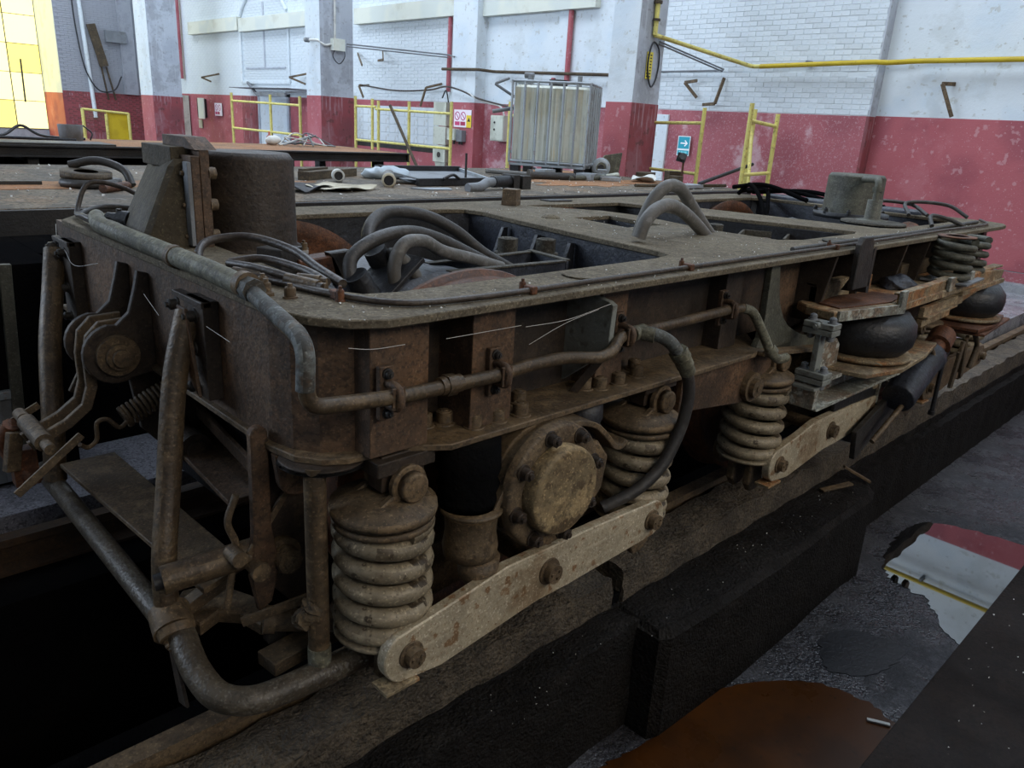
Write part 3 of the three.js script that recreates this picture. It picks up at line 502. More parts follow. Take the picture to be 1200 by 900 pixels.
for (const [pts, l] of [
  [[[11.86, 2.56, -2.34], [11.66, 2.55, -2.43], [11.74, 2.14, -2.25]], 'rusty iron wall bracket on the smooth bay at the far right'],
  [[[11.5, 2.57, -6.16], [11.5, 2.54, -6.4], [11.58, 2.31, -6.18]], 'rusty iron hook bracket shaped like a V on the brick bay'],
  [[[11.6, 2.62, -5.72], [11.5, 2.22, -5.77], [11.5, 2.2, -6.0]], 'rusty iron hook bracket shaped like a J on the brick bay'],
  [[[11.6, 3.24, -15.3], [11.3, 3.0, -14.85], [11.6, 3.02, -15.5]], 'rusty iron bracket high on the wall between column and pilaster'],
  [[[11.6, 3.2, -16.4], [11.2, 2.88, -15.6]], 'loose iron rod sticking out of the wall beside the middle column'],
  [[[11.6, 2.75, -24.6], [11.3, 2.62, -25.3], [11.4, 2.5, -24.8]], 'rusty iron bracket left of the bricked-up arch'],
  [[[11.6, 2.78, -18.4], [11.3, 2.62, -19.4], [11.4, 2.45, -18.7]], 'rusty iron bracket right of the bricked-up arch'],
  [[[11.6, 2.45, -15.9], [11.3, 2.42, -15.9], [11.3, 2.15, -15.7]], 'small bent iron bracket above the railing left of the cabinet stack'],
  [[[11.62, 2.5, -13.0], [11.4, 2.4, -13.3], [11.4, 2.0, -13.5], [11.4, 1.75, -13.5]], 'rusty bent strap hanging down the wall beside the cabinet stack'],
]) one('wall_bracket', pts.slice(1).map((p, i) => bar(pts[i], p, .03, .05)), m.greyBrown, l, 'bracket');
one('canopy', [bar([11.6, 2.5, -22.6], [10.9, 2.14, -20.6], .06, .06), bar([10.9, 2.14, -20.6], [10.9, 2.14, -18.9], .06, .1), bar([11.6, 2.3, -18.6], [10.9, 2.2, -18.9], .05, .06), bar([11.6, 2.5, -22.6], [11.6, 2.1, -22.6], .05, .05), bx(10.9, 11.6, 2.3, 2.32, -22.4, -18.9)], m.grey, 'grey iron canopy over the white door', 'canopy');
// yellow guard railings
function railing(label, posts, rails, r = .028, extra) {
  const a = posts[0], t = thing('guard_railing', label, 'railing', [a[0], a[0] > 9 || a[1] < -6.9 ? 0 : 1.1, a[1]]);
  for (const [x, z, h = .95] of posts) put('post', pipe([[x, x > 9 || z < -6.9 ? .01 : 1.1, z], [x, 1.1 + h, z]], r), m.yellow, t);
  for (const p of rails) put('rail', pipe(p, r * .8), m.yellow, t);
  if (extra) extra(t);
}
railing('yellow railing corner with three posts standing at the right end of the shop floor', [[8.88, -3.58, 1.02], [9.62, -3.95, .98], [9.62, -3.62, .93]], [[[8.88, 1.92, -3.58], [9.62, 1.9, -3.95]], [[8.88, 1.92, -3.58], [9.62, 1.88, -3.62]], [[8.88, 1.28, -3.58], [9.62, 1.3, -3.62]], [[9.55, 1.95, -3.93], [9.1, 1.15, -3.6]]]);
railing('yellow railing post with rail reaching to the nearest column beside the exit sign', [[9.62, -4.72, .98]], [[[9.62, 1.88, -4.72], [9.84, 1.86, -5.7]], [[9.62, 1.2, -4.72], [9.84, 1.2, -5.7]]]);
railing('yellow railing in front of the white tiled opening', [[9.5, -13.25, 1.0], [9.5, -12.62, .96], [9.5, -12.4, .92], [9.5, -11.35, .93], [9.5, -10.05, .95]], [[[9.5, 1.9, -13.25], [9.5, 1.9, -12.5]], [[9.5, 1.86, -12.5], [9.5, 1.84, -10.05]], [[9.5, 1.22, -13.25], [9.5, 1.22, -10.05]]], .03, (t) => put('loose_brace', pipe([[9.4, 1.94, -11.85], [9.4, .6, -10.75]], .03), m.timber, t));
railing('yellow railing leaning before the white door', [[9.5, -19.2, 1.0], [9.5, -17.05, .98], [9.5, -15.6, .96]], [[[9.5, 1.9, -19.2], [9.5, 1.86, -15.6]], [[9.5, 1.22, -19.2], [9.5, 1.2, -15.6]]], .035);
railing('yellow railing post left of the caged tank', [[9.5, -8.48, .98]], [[[9.5, 1.86, -8.48], [9.5, 1.84, -7.3]]], .032);
railing('yellow railing with pale top rail beside the gate glazing', [[8.05, -27, .34], [8.75, -27, .2], [9.45, -27, .26]], [[[8.05, 1.42, -27], [9.45, 1.34, -27]]], .05, (t) => { for (let i = 0; i < 16; i++) put('mesh_wire', bar([8.08 + i * .04, 1.1, -27.02], [8.12 + i * .04, 1.44, -27.02], .006, .006), m.mesh, t); });
one('yellow_board', [bx(8.78, 9.44, .02, 1.33, -27.08, -27.03), bx(8.78, 9.44, 1.3, 1.34, -27.1, -27.01)], m.yellowDeep, 'deep yellow steel board standing under the far railing', 'board');
// caged tank on its pallet
{
  const t = thing('caged_tank', 'stained white plastic bulk tank in a grey tube cage on a pallet', 'tank', [7.75, 1.1, -5.75]), yaw = -1.03, W = .5, D = .4;
  const q = (x, y, z) => [7.75 + x * Math.cos(yaw) + z * Math.sin(yaw), 1.1 + y, -5.75 - x * Math.sin(yaw) + z * Math.cos(yaw)];
  const bodyShape = []; const fl = (n, x0, z0, x1, z1) => { for (let i = 0; i < n; i++) { const a = i / n, b = (i + .5) / n; bodyShape.push([x0 + (x1 - x0) * a, z0 + (z1 - z0) * a], [x0 + (x1 - x0) * b + Math.sign(z1 - z0) * .022, z0 + (z1 - z0) * b - Math.sign(x1 - x0) * .022]); } };
  fl(7, -W + .03, D - .03, W - .03, D - .03); fl(6, W - .03, D - .03, W - .03, -D + .03); fl(7, W - .03, -D + .03, -W + .03, -D + .03); fl(6, -W + .03, -D + .03, -W + .03, D - .03);
  const body = plateY(bodyShape.reverse(), .16, 1.1, .03); body.rotateY(yaw); body.translate(7.75, 1.1, -5.75); put('tank_body', body, m.ibc, t);
  for (let i = 0; i <= 6; i++) for (const s of [-1, 1]) { const x = -W + i * 2 * W / 6; put('cage_bar', pipe([q(x, .15, s * D), q(x, 1.14, s * D)], .016, .02, 8), m.galv, t); }
  for (let i = 1; i < 5; i++) for (const s of [-1, 1]) { const z = -D + i * 2 * D / 5; put('cage_bar', pipe([q(s * W, .15, z), q(s * W, 1.14, z)], .016, .02, 8), m.galv, t); }
  for (const y of [.17, 1.14]) put('cage_hoop', pipe([q(-W, y, D), q(W, y, D), q(W, y, -D), q(-W, y, -D), q(-W, y, D)], .016, .03, 8), m.galv, y === .62 ? t : t);
  put('top_rail', [bar(q(-W, 1.15, 0), q(W, 1.15, .1), .05, .012), bar(q(-W, 1.15, .25), q(W, 1.15, -.2), .05, .012)], m.galv, t);
  put('filler_cap', cyl(q(0, 1.1, 0), q(0, 1.19, 0), .12), m.black, t); put('valve', [cyl(q(-.32, 1.1, .2), q(-.32, 1.22, .2), .04), cyl(q(.3, 1.1, .1), q(.3, 1.24, .1), .03), cyl(q(-.4, 1.22, .2), q(-.28, 1.22, .2), .035)], m.grey, t);
  const pal = put('pallet', [-1, 0, 1].map((s) => bar(q(-W, .13, s * D * .9), q(W, .13, s * D * .9), .1, .03)), m.galv, t); put('pallet_block', [-1, 0, 1].flatMap((a) => [-1, 1].map((b) => { const c = q(a * W * .85, .06, b * D * .85); return box(.12, .12, .12, c[0], c[1], c[2], yaw); })), m.black, pal);
}
one('bent_tubes', [...pipe([[7.3, 2.28, -6.2], [7.14, 2.2, -6.3], [7.4, 2.02, -6.1]], .018, .02), ...pipe([[7.12, 1.86, -6.3], [7.4, 1.93, -6.1]], .025)], m.grey, 'bent grey tubes sticking out left of the caged tank', 'tube');
// steel platform on the shop floor
{
  const t = thing('steel_platform', 'long rusty steel platform on dark legs with a channel edge, beyond the raised floor', 'platform', [2, 0, -8.2]);
  put('top_plate', plateY([[-6, -7.25], [6.45, -7.25], [6.45, -9.0], [-6, -9.0]], 1.235, 1.26), m.deckRust, t);
  put('edge_channel', [bx(-6, 6.45, 1.245, 1.265, -7.27, -7.18), bx(-6, 6.45, 1.155, 1.245, -7.25, -7.235), bx(-6, 6.45, 1.15, 1.165, -7.27, -7.18)], m.deckEdge, t);
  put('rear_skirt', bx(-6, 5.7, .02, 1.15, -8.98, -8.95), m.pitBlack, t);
  put('end_channel', [bx(6.43, 6.46, 1.15, 1.262, -9.0, -7.2)], m.deckEdge, t);
  for (const x of [-3, -.6, 1.95, 4.3, 6.0]) { put('leg', [bx(x, x + .1, .0, 1.16, -7.42, -7.28)], m.deckEdge, t); put('leg', bx(x, x + .1, .0, 1.16, -8.9, -8.76), m.deckEdge, t); }
  put('cross_beam', bx(-.6, -.5, 1.1, 1.235, -8.95, -7.3), m.deckEdge, t); for (const x of [-3, 1.95, 4.3]) put('cross_beam', bx(x, x + .09, 1.1, 1.235, -8.95, -7.3), m.deckEdge, t);
}
one('steel_plate', [bx(-1.5, 2.75, 1.262, 1.285, -7.75, -7.2)], m.darkSteel, 'thin dark steel plate lying on the rusty platform below the yellow glazing', 'plate');
{
  const t = thing('bucket', 'grey bucket on the rusty platform in front of the yellow glazing', 'bucket', [2.6, 1.26, -8.3]);
  put('body', turn([[0, 0], [.115, 0], [.125, .17], [.115, .17], [.105, .02], [0, .02]], [2.62, 1.265, -8.25], [2.62, 2, -8.25]), m.grey, t); put('handle', tube([[2.75, 1.43, -8.25], [2.82, 1.35, -8.2], [2.79, 1.28, -8.18]], .008), m.black, t);
}
one('cable', [...tube([[1.6, 1.275, -8.3], [2.0, 1.3, -8.4], [2.2, 1.4, -8.5], [2.35, 1.31, -8.4], [2.8, 1.28, -8.4]], .015), ...tube([[1.2, 1.28, -8.0], [1.9, 1.28, -8.3], [2.6, 1.28, -8.0]], .015)], m.black, 'black cable humped on the rusty platform before the yellow glazing', 'cable');
// cable duct and white downpipe on the end wall
one('cable_duct', [bar([9.75, 4.3, -30.9], [10.05, 2.9, -30.85], .3, .06, [0, 0, 1]), bar([9.95, 2.9, -30.88], [10.1, 1.75, -30.9], .05, .05), bar([10.12, 2.9, -30.88], [10.35, 1.75, -30.9], .06, .05)], m.timber, 'broken grey and rust duct hanging open on the dark end wall', 'duct');
one('duct_box', bx(10.2, 10.9, 3.75, 4.15, -31, -30.8), m.grey, 'flat grey box on the dark end wall right of the broken duct', 'box');
one('downpipe', pipe([[9.3, 9, -30.95], [9.6, 1.1, -30.95]], .07), m.white, 'white downpipe on the dark end wall', 'pipe');
one('cable', tube([[9.2, 6, -30.9], [9.25, 4, -30.88], [9.45, 2.6, -30.85], [9.8, 2.05, -30.8], [10.3, 2.1, -30.8], [10.6, 2.6, -30.8]], .025, 60, 8), m.black, 'black cable drooping across the dark end wall', 'cable');

// ---------------------------------------------------------------- the bogie
const bogie = thing('locomotive_bogie', 'large grimy three-axle locomotive bogie frame with coil springs standing on rails over the trench', 'bogie', [3.78, -.1, -1.14]);
const P = (name, geos, mat, parent = bogie) => put(name, geos, mat, parent);
{
  // top plate with openings over the axles
  const outer = [[.9, -.32], [.905, -.22], [.935, -.13], [1.0, -.05], [1.09, -.005], [1.2, 0], [6.3, 0], [6.45, -.01], [6.58, -.06], [6.65, -.16], [6.66, -.3], [6.66, -2.05], [6.55, -2.24], [6.4, -2.28], [1.15, -2.28], [.99, -2.24], [.9, -2.1]];
  const hole1 = [[1.16, -.36], [1.2, -.29], [1.3, -.265], [2.6, -.29], [2.74, -.32], [2.78, -.4], [2.83, -.8], [2.93, -1.45], [3.0, -1.8], [2.97, -1.93], [2.85, -1.97], [1.35, -1.97], [1.24, -1.94], [1.2, -1.85]];
  const hole2 = [[3.53, -2.0], [3.86, -1.62], [3.9, -1.35], [3.74, -.75], [3.76, -.36], [3.9, -.3], [4.55, -.3], [4.66, -.34], [4.64, -.5], [4.38, -1.3], [4.5, -1.8], [4.45, -1.97]];
  const hole3 = [[5.06, -.36], [5.2, -.3], [6.25, -.3], [6.38, -.38], [6.4, -1.85], [6.3, -1.97], [4.95, -1.97], [4.86, -1.85], [4.83, -1.5]];
  const pocket = [[3.36, -1.42], [3.68, -1.42], [3.64, -.99], [3.32, -1.0]];
  P('top_plate', plateY(outer, 1.198, 1.222, .003, [hole1, hole2, hole3, pocket]), m.dust);
  // walls of the openings
  const wall = (name, pts, y0, y1, mat, th = .016) => P(name, pts.slice(1).map((p, i) => { const a = pts[i], L = Math.hypot(p[0] - a[0], p[1] - a[1]); return box(L + th, y1 - y0, th, (a[0] + p[0]) / 2, (y0 + y1) / 2, (a[1] + p[1]) / 2, -Math.atan2(p[1] - a[1], p[0] - a[0])); }), mat);
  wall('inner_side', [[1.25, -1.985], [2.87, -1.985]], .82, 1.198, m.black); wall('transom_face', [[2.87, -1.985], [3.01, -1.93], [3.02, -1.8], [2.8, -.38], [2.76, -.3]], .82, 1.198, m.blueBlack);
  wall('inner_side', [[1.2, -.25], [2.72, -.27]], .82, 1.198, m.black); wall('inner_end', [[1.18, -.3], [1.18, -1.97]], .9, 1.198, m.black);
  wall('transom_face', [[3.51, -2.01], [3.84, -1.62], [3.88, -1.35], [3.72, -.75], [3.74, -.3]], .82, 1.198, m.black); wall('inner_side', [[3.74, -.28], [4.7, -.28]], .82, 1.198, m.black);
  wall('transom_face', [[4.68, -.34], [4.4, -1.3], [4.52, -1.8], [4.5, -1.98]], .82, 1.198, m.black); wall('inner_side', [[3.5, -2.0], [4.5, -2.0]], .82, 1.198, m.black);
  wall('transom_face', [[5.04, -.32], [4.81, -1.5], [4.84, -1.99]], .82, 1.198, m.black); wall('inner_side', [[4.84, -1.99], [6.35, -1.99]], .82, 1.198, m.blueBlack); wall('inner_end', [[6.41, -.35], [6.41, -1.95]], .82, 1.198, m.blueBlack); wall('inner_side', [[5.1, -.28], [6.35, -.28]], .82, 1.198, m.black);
  wall('pocket_wall', [[3.36, -1.43], [3.69, -1.43], [3.65, -.98], [3.31, -.99], [3.36, -1.43]], 1.08, 1.2, m.blueBlack, .01); P('pocket_sand', jitter(new THREE.BoxGeometry(.32, .02, .42, 12, 1, 14).translate(3.5, 1.13, -1.2), .008, 40), m.dustGrey);
  // gusset ribs on the transom face inside the first opening
  for (const [x, z] of [[2.955, -1.55], [2.915, -1.25], [2.875, -.98]]) P('gusset_rib', plateZ([[x, 1.17], [x - .03, 1.17], [x - .14, .9], [x, .9]], z - .012, z + .012), m.blueBlack);
  // outer skin: flat end beam carried round the corners
  const skin = (o, z1) => [[.92 + o, z1], [.92 + o, -.32], [.94 + o * .9, -.24 - o * .5], [.985 + o * .7, -.175 - o * .7], [1.06 + o * .4, -.135 - o], [1.14, -.125 - o]];
  P('end_beam', plateY([...skin(0, -2.27), ...skin(.02, -2.27).reverse()], .818, 1.2, .001), m.brown);
  P('end_beam', bx(6.6, 6.62, .82, 1.2, -2.25, -.2), m.brownDark);
  P('side_sill', bx(1.1, 6.45, .818, 1.2, -.235, -.215), m.brownDark); P('side_sill', bx(1.1, 6.45, .818, 1.2, -2.12, -2.1), m.brownDark);
  P('end_corner', plateY([[6.3, -.1], [6.45, -.12], [6.56, -.19], [6.62, -.3], [6.6, -.31], [6.54, -.21], [6.44, -.14], [6.3, -.12]], .82, 1.2, .001), m.brownDark);
  // bottom flange: near side and end, with the cut-back corner
  P('bottom_flange', plateY([[.9, -2.28], [.9, -.3], [.92, -.2], [.965, -.135], [1.03, -.1], [1.19, -.085], [1.315, -.008], [3.02, .0], [3.1, -.03], [3.3, -.2], [3.3, -.42], [1.25, -.42], [1.2, -.6], [1.2, -2.28]], .802, .822, .003), m.greyBrown);
  P('bottom_flange', plateY([[4.5, -.42], [4.55, -.1], [6.3, -.02], [6.55, -.1], [6.64, -.3], [6.64, -2.28], [6.4, -2.28], [6.4, -.42]], .802, .822, .003), m.greyBrown);
  P('bottom_flange', bx(1.2, 6.4, .802, .822, -2.28, -1.95), m.brownDark);
  P('bump_pad', turn([[0, 0], [.12, 0], [.13, -.02], [0, -.025]], [1.02, .802, -.22], [1.02, 1, -.22]), m.brownDark);
  // box ribs between the flanges
  for (const [x0, x1, zf, mat] of [[1.07, 1.265, -.06, m.brown], [1.425, 1.595, -.06, m.brown], [2.05, 2.2, -.1, m.brown], [2.92, 3.06, -.13, m.brownDark]])
    P('box_rib', bx(x0, x1, .82, 1.2, -.22, zf), mat);
  for (const x of [3.72, 4.12, 4.62, 4.98, 5.4, 5.85]) P('web_rib', plateX([[-.22, 1.2], [-.02, 1.2], [-.08, .85], [-.22, .85]], x, x + .02), m.brownDark);
  P('curved_rib', plateX([[-.22, 1.2], [-.12, 1.2], [-.1, 1.17], [-.03, 1.16], [-.01, 1.15], [-.015, .99], [-.04, .97], [-.22, .83]], 2.0, 2.025), m.beamWhite);
  P('rib_foot', bar([1.96, .82, -.12], [2.01, .98, -.03], .012, .03), m.brownDark);
  // flange bolts, both rows
  for (const [x, z] of [[1.40, -.15], [1.455, -.075], [1.545, -.07], [1.645, -.065], [1.72, -.15], [1.335, -.17], [2.02, -.12], [2.07, -.09], [2.17, -.085], [2.3, -.1], [2.36, -.16], [2.25, -.17]]) P('bolt', bolt([x, .822, z], [0, 1, 0], .027, .04, .006), m.greyBrown);
  // curved bracket arm welded to the sill
  P('bracket_arm', plateZ([[3.13, 1.2], [3.2, 1.2], [3.22, 1.12], [3.24, 1.05], [3.275, .985], [3.32, .93], [3.38, .885], [3.46, .85], [3.56, .815], [3.7, .79], [3.7, .725], [3.3, .785], [3.1, .82], [3.13, .86], [3.14, .95]], -.075, -.045), m.greyGreen);
  P('bracket_arm_flange', bar([3.07, .81, -.03], [3.72, .735, -.03], .09, .02), m.greyBrown);
  P('arm_web', bx(3.4, 4.5, .8, 1.18, -.215, -.2), m.brown);
}
// air pipe along the side with its clamps
{
  const ap = P('air_pipe', [...pipe([[.905, 1.235, -.35], [.86, 1.2, -.04], [.845, 1.18, .02], [.84, 1.045, .02], [1.12, 1.015, .01], [1.5, 1.0, -.01], [1.62, 1.005, -.02], [1.78, 1.005, -.015], [1.93, .985, .01], [1.985, 1.0, .02], [2.05, 1.035, -.01], [2.85, 1.025, -.06], [2.96, 1.02, -.05]], .0205, .05, 14)], m.pipeBrown);
  P('upper_bend', pipe([[.903, 1.243, -.37], [.862, 1.205, -.04], [.843, 1.18, .021], [.838, 1.09, .021]], .0225, .06, 14), m.pipeBlue, ap);
  P('union_nut', [cyl([1.275, 1.012, 0], [1.31, 1.01, -.0], .032, .032, 6), cyl([1.255, 1.012, 0], [1.275, 1.012, 0], .026), cyl([1.31, 1.01, 0], [1.33, 1.01, 0], .026)], m.pipeBrown, ap);
  for (const [x, z, y] of [[1.1, .005, 1.017], [1.5, -.01, 1.0], [2.09, -.012, 1.035], [2.85, -.06, 1.025]]) {
    const c = P('pipe_clamp', [bx(x - .022, x + .022, y - .075, y + .075, z - .05, z - .03), ...pipe([[x, y - .03, z - .035], [x, y - .03, z + .03], [x, y + .03, z + .03], [x, y + .03, z - .035]], .012, .03, 8), bx(x - .02, x + .02, y - .03, y + .03, z + .018, z + .026)], m.brown, ap);
    for (const s of [-1, 1]) P('clamp_bolt', bolt([x, y + s * .055, z - .03], [0, 0, 1], .012, .016, .008), m.darkSteel, c);
  }
  P('tee', [cyl([2.13, 1.033, -.015], [2.2, 1.033, -.02], .027), cyl([2.165, 1.035, -.015], [2.19, 1.03, .04], .026)], m.pipeGrey, ap);
  P('elbow', tube([[2.17, 1.035, -.02], [2.2, 1.032, .04], [2.26, 1.0, .06], [2.31, .955, .065]], .024, 24, 12), m.pipeBlue, ap);
  P('drop_pipe', tube([[2.94, 1.022, -.05], [2.985, 1.005, -.03], [3.04, .92, 0], [3.09, .83, .03], [3.13, .79, .05], [3.19, .79, .06]], .021, 40, 12), m.pipeGrey, ap);
  P('drop_nut', cyl([3.085, .84, .025], [3.105, .815, .04], .028, .028, 6), m.pipeGrey, ap);
  const h = P('brake_hose', tube([[2.335, .93, .07], [2.395, .82, .075], [2.4, .72, .075], [2.375, .62, .07], [2.3, .5, .06], [2.2, .42, .03], [2.08, .36, -.03]], .0235, 70, 14), m.rubber);
  P('hose_nut', [cyl([2.305, .965, .065], [2.335, .93, .07], .036, .036, 6), cyl([2.335, .93, .07], [2.362, .895, .072], .033, .033, 6), cyl([2.362, .895, .072], [2.378, .87, .074], .03)], m.pipeGrey, h);
  // thin line on the top plate
  const w = P('thin_line', tube([[1.02, 1.238, -.72], [1.06, 1.235, -.42], [1.1, 1.233, -.27], [1.2, 1.233, -.1], [1.4, 1.233, -.055], [1.95, 1.233, -.052], [2.8, 1.233, -.055], [3.9, 1.236, -.04], [5.2, 1.236, -.06], [6.2, 1.236, -.07], [6.5, 1.236, -.2]], .0095, 140, 8), m.cable);
  for (const [x, z] of [[1.1, -.27], [1.64, -.05], [2.49, -.054], [3.72, -.042]]) { const c = P('line_clip', [bx(x - .012, x + .012, 1.222, 1.247, z - .02, z + .02), ...bolt([x - .005, 1.222, z + .03 * (x < 1.2 ? 1 : -1)], [0, 1, 0], .011, .03)], m.rust, w); }
  P('second_line', tube([[3.4, 1.234, -.1], [4.2, 1.234, -.11], [4.9, 1.234, -.1], [5.5, 1.234, -.14], [6.3, 1.234, -.16]], .012, 60, 8), m.rubber);
  // fat pipe along the end edge
  const ep = P('edge_pipe', [...pipe([[.96, 1.262, -1.83], [.905, 1.262, -1.62], [.9, 1.258, -.62], [.903, 1.247, -.36]], .031, .05, 16)], m.pipeGrey);
  for (const z of [-.88, -.4]) P('pipe_clamp', [cyl([.902, 1.257, z - .016], [.902, 1.257, z + .016], .036), bx(.92, .975, 1.22, 1.232, z - .02, z + .02), ...bolt([.96, 1.23, z - .0], [0, 1, 0], .014, .026)], m.greyBrown, ep);
  P('union_nut', cyl([.902, 1.25, -.4], [.903, 1.248, -.35], .034, .034, 8), m.pipeBlue, ep);
  for (const z of [-.5, -.34]) P('edge_bolt', bolt([1.0, 1.222, z], [0, 1, 0], .016, .028), m.greyBrown);
}
// spring sets; a set hangs between a lug under the frame and the balance beam
const coilR = .122, wireR = .0295;
const springGeo = meshGeo(coil(0, 0, .245, .625, coilR, wireR, 5.25, 12)), capGeo = meshGeo(turn([[0, 0], [.1, 0], [.152, .004], [.158, .02], [.156, .036], [.1, .056], [.05, .066], [0, .066]], [0, .622, 0], [0, 1, 0], 36)), seatGeo = meshGeo(turn([[0, 0], [.14, 0], [.15, .008], [.148, .02], [.1, .026], [0, .026]], [0, .228, 0], [0, 1, 0], 36));
const lipGeo = meshGeo(turn([[.138, 0], [.15, .003], [.15, .018], [.138, .02]], [0, .598, 0], [0, 1, 0], 36));
const lugGeo = meshGeo([...[-.03, .03].map((x) => plateZ([[.12, .665], ...arc(.04, .722, .06, -20, 200, 14), [-.06, .68], [-.09, .665]], x + (x > 0 ? .02 : -.045), x + (x > 0 ? .045 : -.02), .004)), turn([[0, 0], [.045, 0], [.045, .025], [.038, .03], [0, .03]], [.04, .722, .075], [.04, .722, 1], 20), cyl([.04, .722, -.07], [.04, .722, .08], .04)]);
const blockGeo = meshGeo([bx(-.03, .12, .7, .81, -.035, .035), bx(-.06, .14, .76, .805, -.06, .06)]);
const clevisGeo = meshGeo([-1, 1].map((s) => plateZ([[-.055, .235], [.075, .235], [.075, .09], [.03, .055], [-.02, .055], [-.055, .1]], s * .045 - .018, s * .045 + .018, .005)));
function springSet(x, z, far) {
  const g = new THREE.Group(); g.name = 'spring_set'; g.position.set(x - 3.78, .1, z + 1.14); bogie.add(g);
  const add = (name, geo, mat, l) => { const o = new THREE.Mesh(geo, mat); o.name = name; o.castShadow = o.receiveShadow = true; g.add(o); return o; };
  add('coil_spring', springGeo, far ? m.greyBrown : m.spring); add('spring_cap', capGeo, m.greyBrown); add('spring_seat', seatGeo, m.spring); add('cap_lip', lipGeo, m.greyBrown);
  add('lug', lugGeo, m.greyBrown); add('hanger_block', blockGeo, m.brownDark); add('clevis', clevisGeo, m.greyBrown); return g;
}
for (const x of [1.145, 2.36, 3.3, 4.42, 5.32, 6.4]) springSet(x, -.105, x > 1.3 && x !== 3.3 && false);

// balance beams with their pins
for (const [x0, x1, mat] of [[1.13, 2.3, m.paleSteel], [3.33, 4.42, m.paleSteel], [5.35, 6.4, m.greyBrown]]) {
  const c = (x0 + x1) / 2, y0 = .222, pts = [...arc(x0, y0, .088, 120, 250, 12), [x0 + .12, .122], [c - .05, .172], [c + .1, .172], ...arc(x1, .272, .078, -80, 80, 12), [c + .25, .362], [c - .2, .366], [x0 + .2, .335]];
  const b = P('balance_beam', plateZ(pts, .012, .052, .004), mat);
  P('foot_lip', bx(x0 - .09, x0 + .03, .122, .134, -.01, .065), m.rustPale, b);
  P('rear_plate', plateZ(pts, -.26, -.225, .004), m.greyBrown, b);
  for (const [x, y, r] of [[x0 + .005, y0, .03], [c, .272, .034], [x1 - .005, .272, .03]]) P('pin', [cyl([x, y, .05], [x, y, .058], r * 1.45, r * 1.4, 24), cyl([x, y, -.27], [x, y, .085], r, r, 20), ...arc(0, 0, r * .55, 30, 300, 2).map(([a, q]) => cyl([x + a, y + q, .085], [x + a, y + q, .09], r * .16, r * .16, 8))], m.greyBrown, b);
}
// hanger arms between the spring pairs
for (const x of [2.55, 4.6]) {
  const a = P('hanger_arm', plateZ([[x, .802], [x, .63], [x + .5, .57], [x + .62, .6], [x + .92, .73], [x + .8, .802]], -.075, -.05, .003), m.brown);
  P('arm_pin', [cyl([x + .54, .645, -.05], [x + .54, .645, -.02], .068), cyl([x + .54, .645, -.02], [x + .54, .645, .004], .045), cyl([x + .54, .645, .004], [x + .54, .645, .01], .015)], m.greyBrown, a);
}
// axle boxes
for (const X of [1.7, 3.83, 5.95]) {
  const Y = .6, k = X > 5 ? -.1 : X > 3 ? -.14 : .06, S = X + .05;
  const a = P('axle_box', [turn([[0, 0], [.185, 0], [.19, .06], [.19, .2], [.2, .24], [.195, .25], [0, .25]], [X, Y, -.33 + k], [X, Y, 1], 40), plateZ([[X - .1, .5], [X - .1, .42], [X, .37], [X + .24, .42], [X + .3, .5], [X + .26, .66], [X - .1, .66]], -.28 + k, -.12 + k, .01), plateZ([[X + .1, .72], [X + .24, .69], [X + .3, .62], [X + .28, .5], [X + .2, .42], [X + .1, .45]], -.1 + k, -.02 + k, .012)], m.greyBrown);
  const d = P('axle_cover', turn([[.0, .03], [.15, .03], [.162, .036], [.205, .036], [.214, .026], [.216, 0]], [X, Y, -.03 + k], [X, Y, 1], 44), m.greyBrown, a);
  labelled(P('cover_disc', turn([[0, .09], [.138, .088], [.148, .08], [.152, .066], [.15, .02]], [X, Y, -.03 + k], [X, Y, 1], 44), m.cover, d), 'pale dusty round disc');
  for (let i = 0; i < 8; i++) { const t = (i * 45 + 14) * Math.PI / 180, p = [X + .184 * Math.cos(t), Y + .184 * Math.sin(t), .005 + k]; P('cover_bolt', bolt(p, [0, 0, 1], .0215, .03, .012), m.brownDark, d); }
  // wrapped strap over the box with curled end
  const strap = [[S - .325, .53], [S - .3, .56], [S - .255, .63], [S - .18, .725], [S - .06, .782], [S + .05, .786], [S + .16, .755], [S + .24, .69], [S + .285, .645], [S + .325, .638], [S + .345, .655]];
  const cv = new THREE.CatmullRomCurve3(strap.map(([x, y]) => V(x, y, 0)), false, 'centripetal').getPoints(60);
  const off = (h) => cv.map((p, i) => { const q = cv[Math.min(i + 1, 60)].clone().sub(cv[Math.max(i - 1, 0)]).normalize(); return [p.x + q.y * h, p.y - q.x * h]; });
  P('cover_strap', plateZ([...off(-.01), ...off(.01).reverse()], -.16 + k, -.02 + k, .003), m.greyBrown, a);
  // rubber guide on the left with its cup
  P('guide_housing', turn([[0, 0], [.05, 0], [.085, .02], [.09, .05], [.082, .1], [.085, .16], [.1, .175], [.1, .19], [0, .19]], [X - .27, .39, -.1 + k], [X - .27, 1, -.1 + k], 30), m.greyBrown, a);
  P('cup', turn([[0, -.1], [.045, -.095], [.065, -.06], [.07, 0], [0, 0]], [X - .25, .4, -.08 + k], [X - .25, 1, -.08 + k], 24), m.greyBrown, a);
  P('rubber_block', turn([[0, 0], [.095, 0], [.1, .03], [.09, .045], [.1, .07], [.09, .09], [.1, .12], [.095, .22], [0, .22]], [X - .27, .58, -.12 + k], [X - .27, 1, -.12 + k], 24), m.pitBlack, a);
  P('rubber_block', turn([[0, 0], [.07, 0], [.075, .03], [.065, .045], [.075, .07], [.07, .14], [0, .14]], [X + .3, .66, -.16 + k], [X + .3, 1, -.16 + k], 24), m.black, a);
}
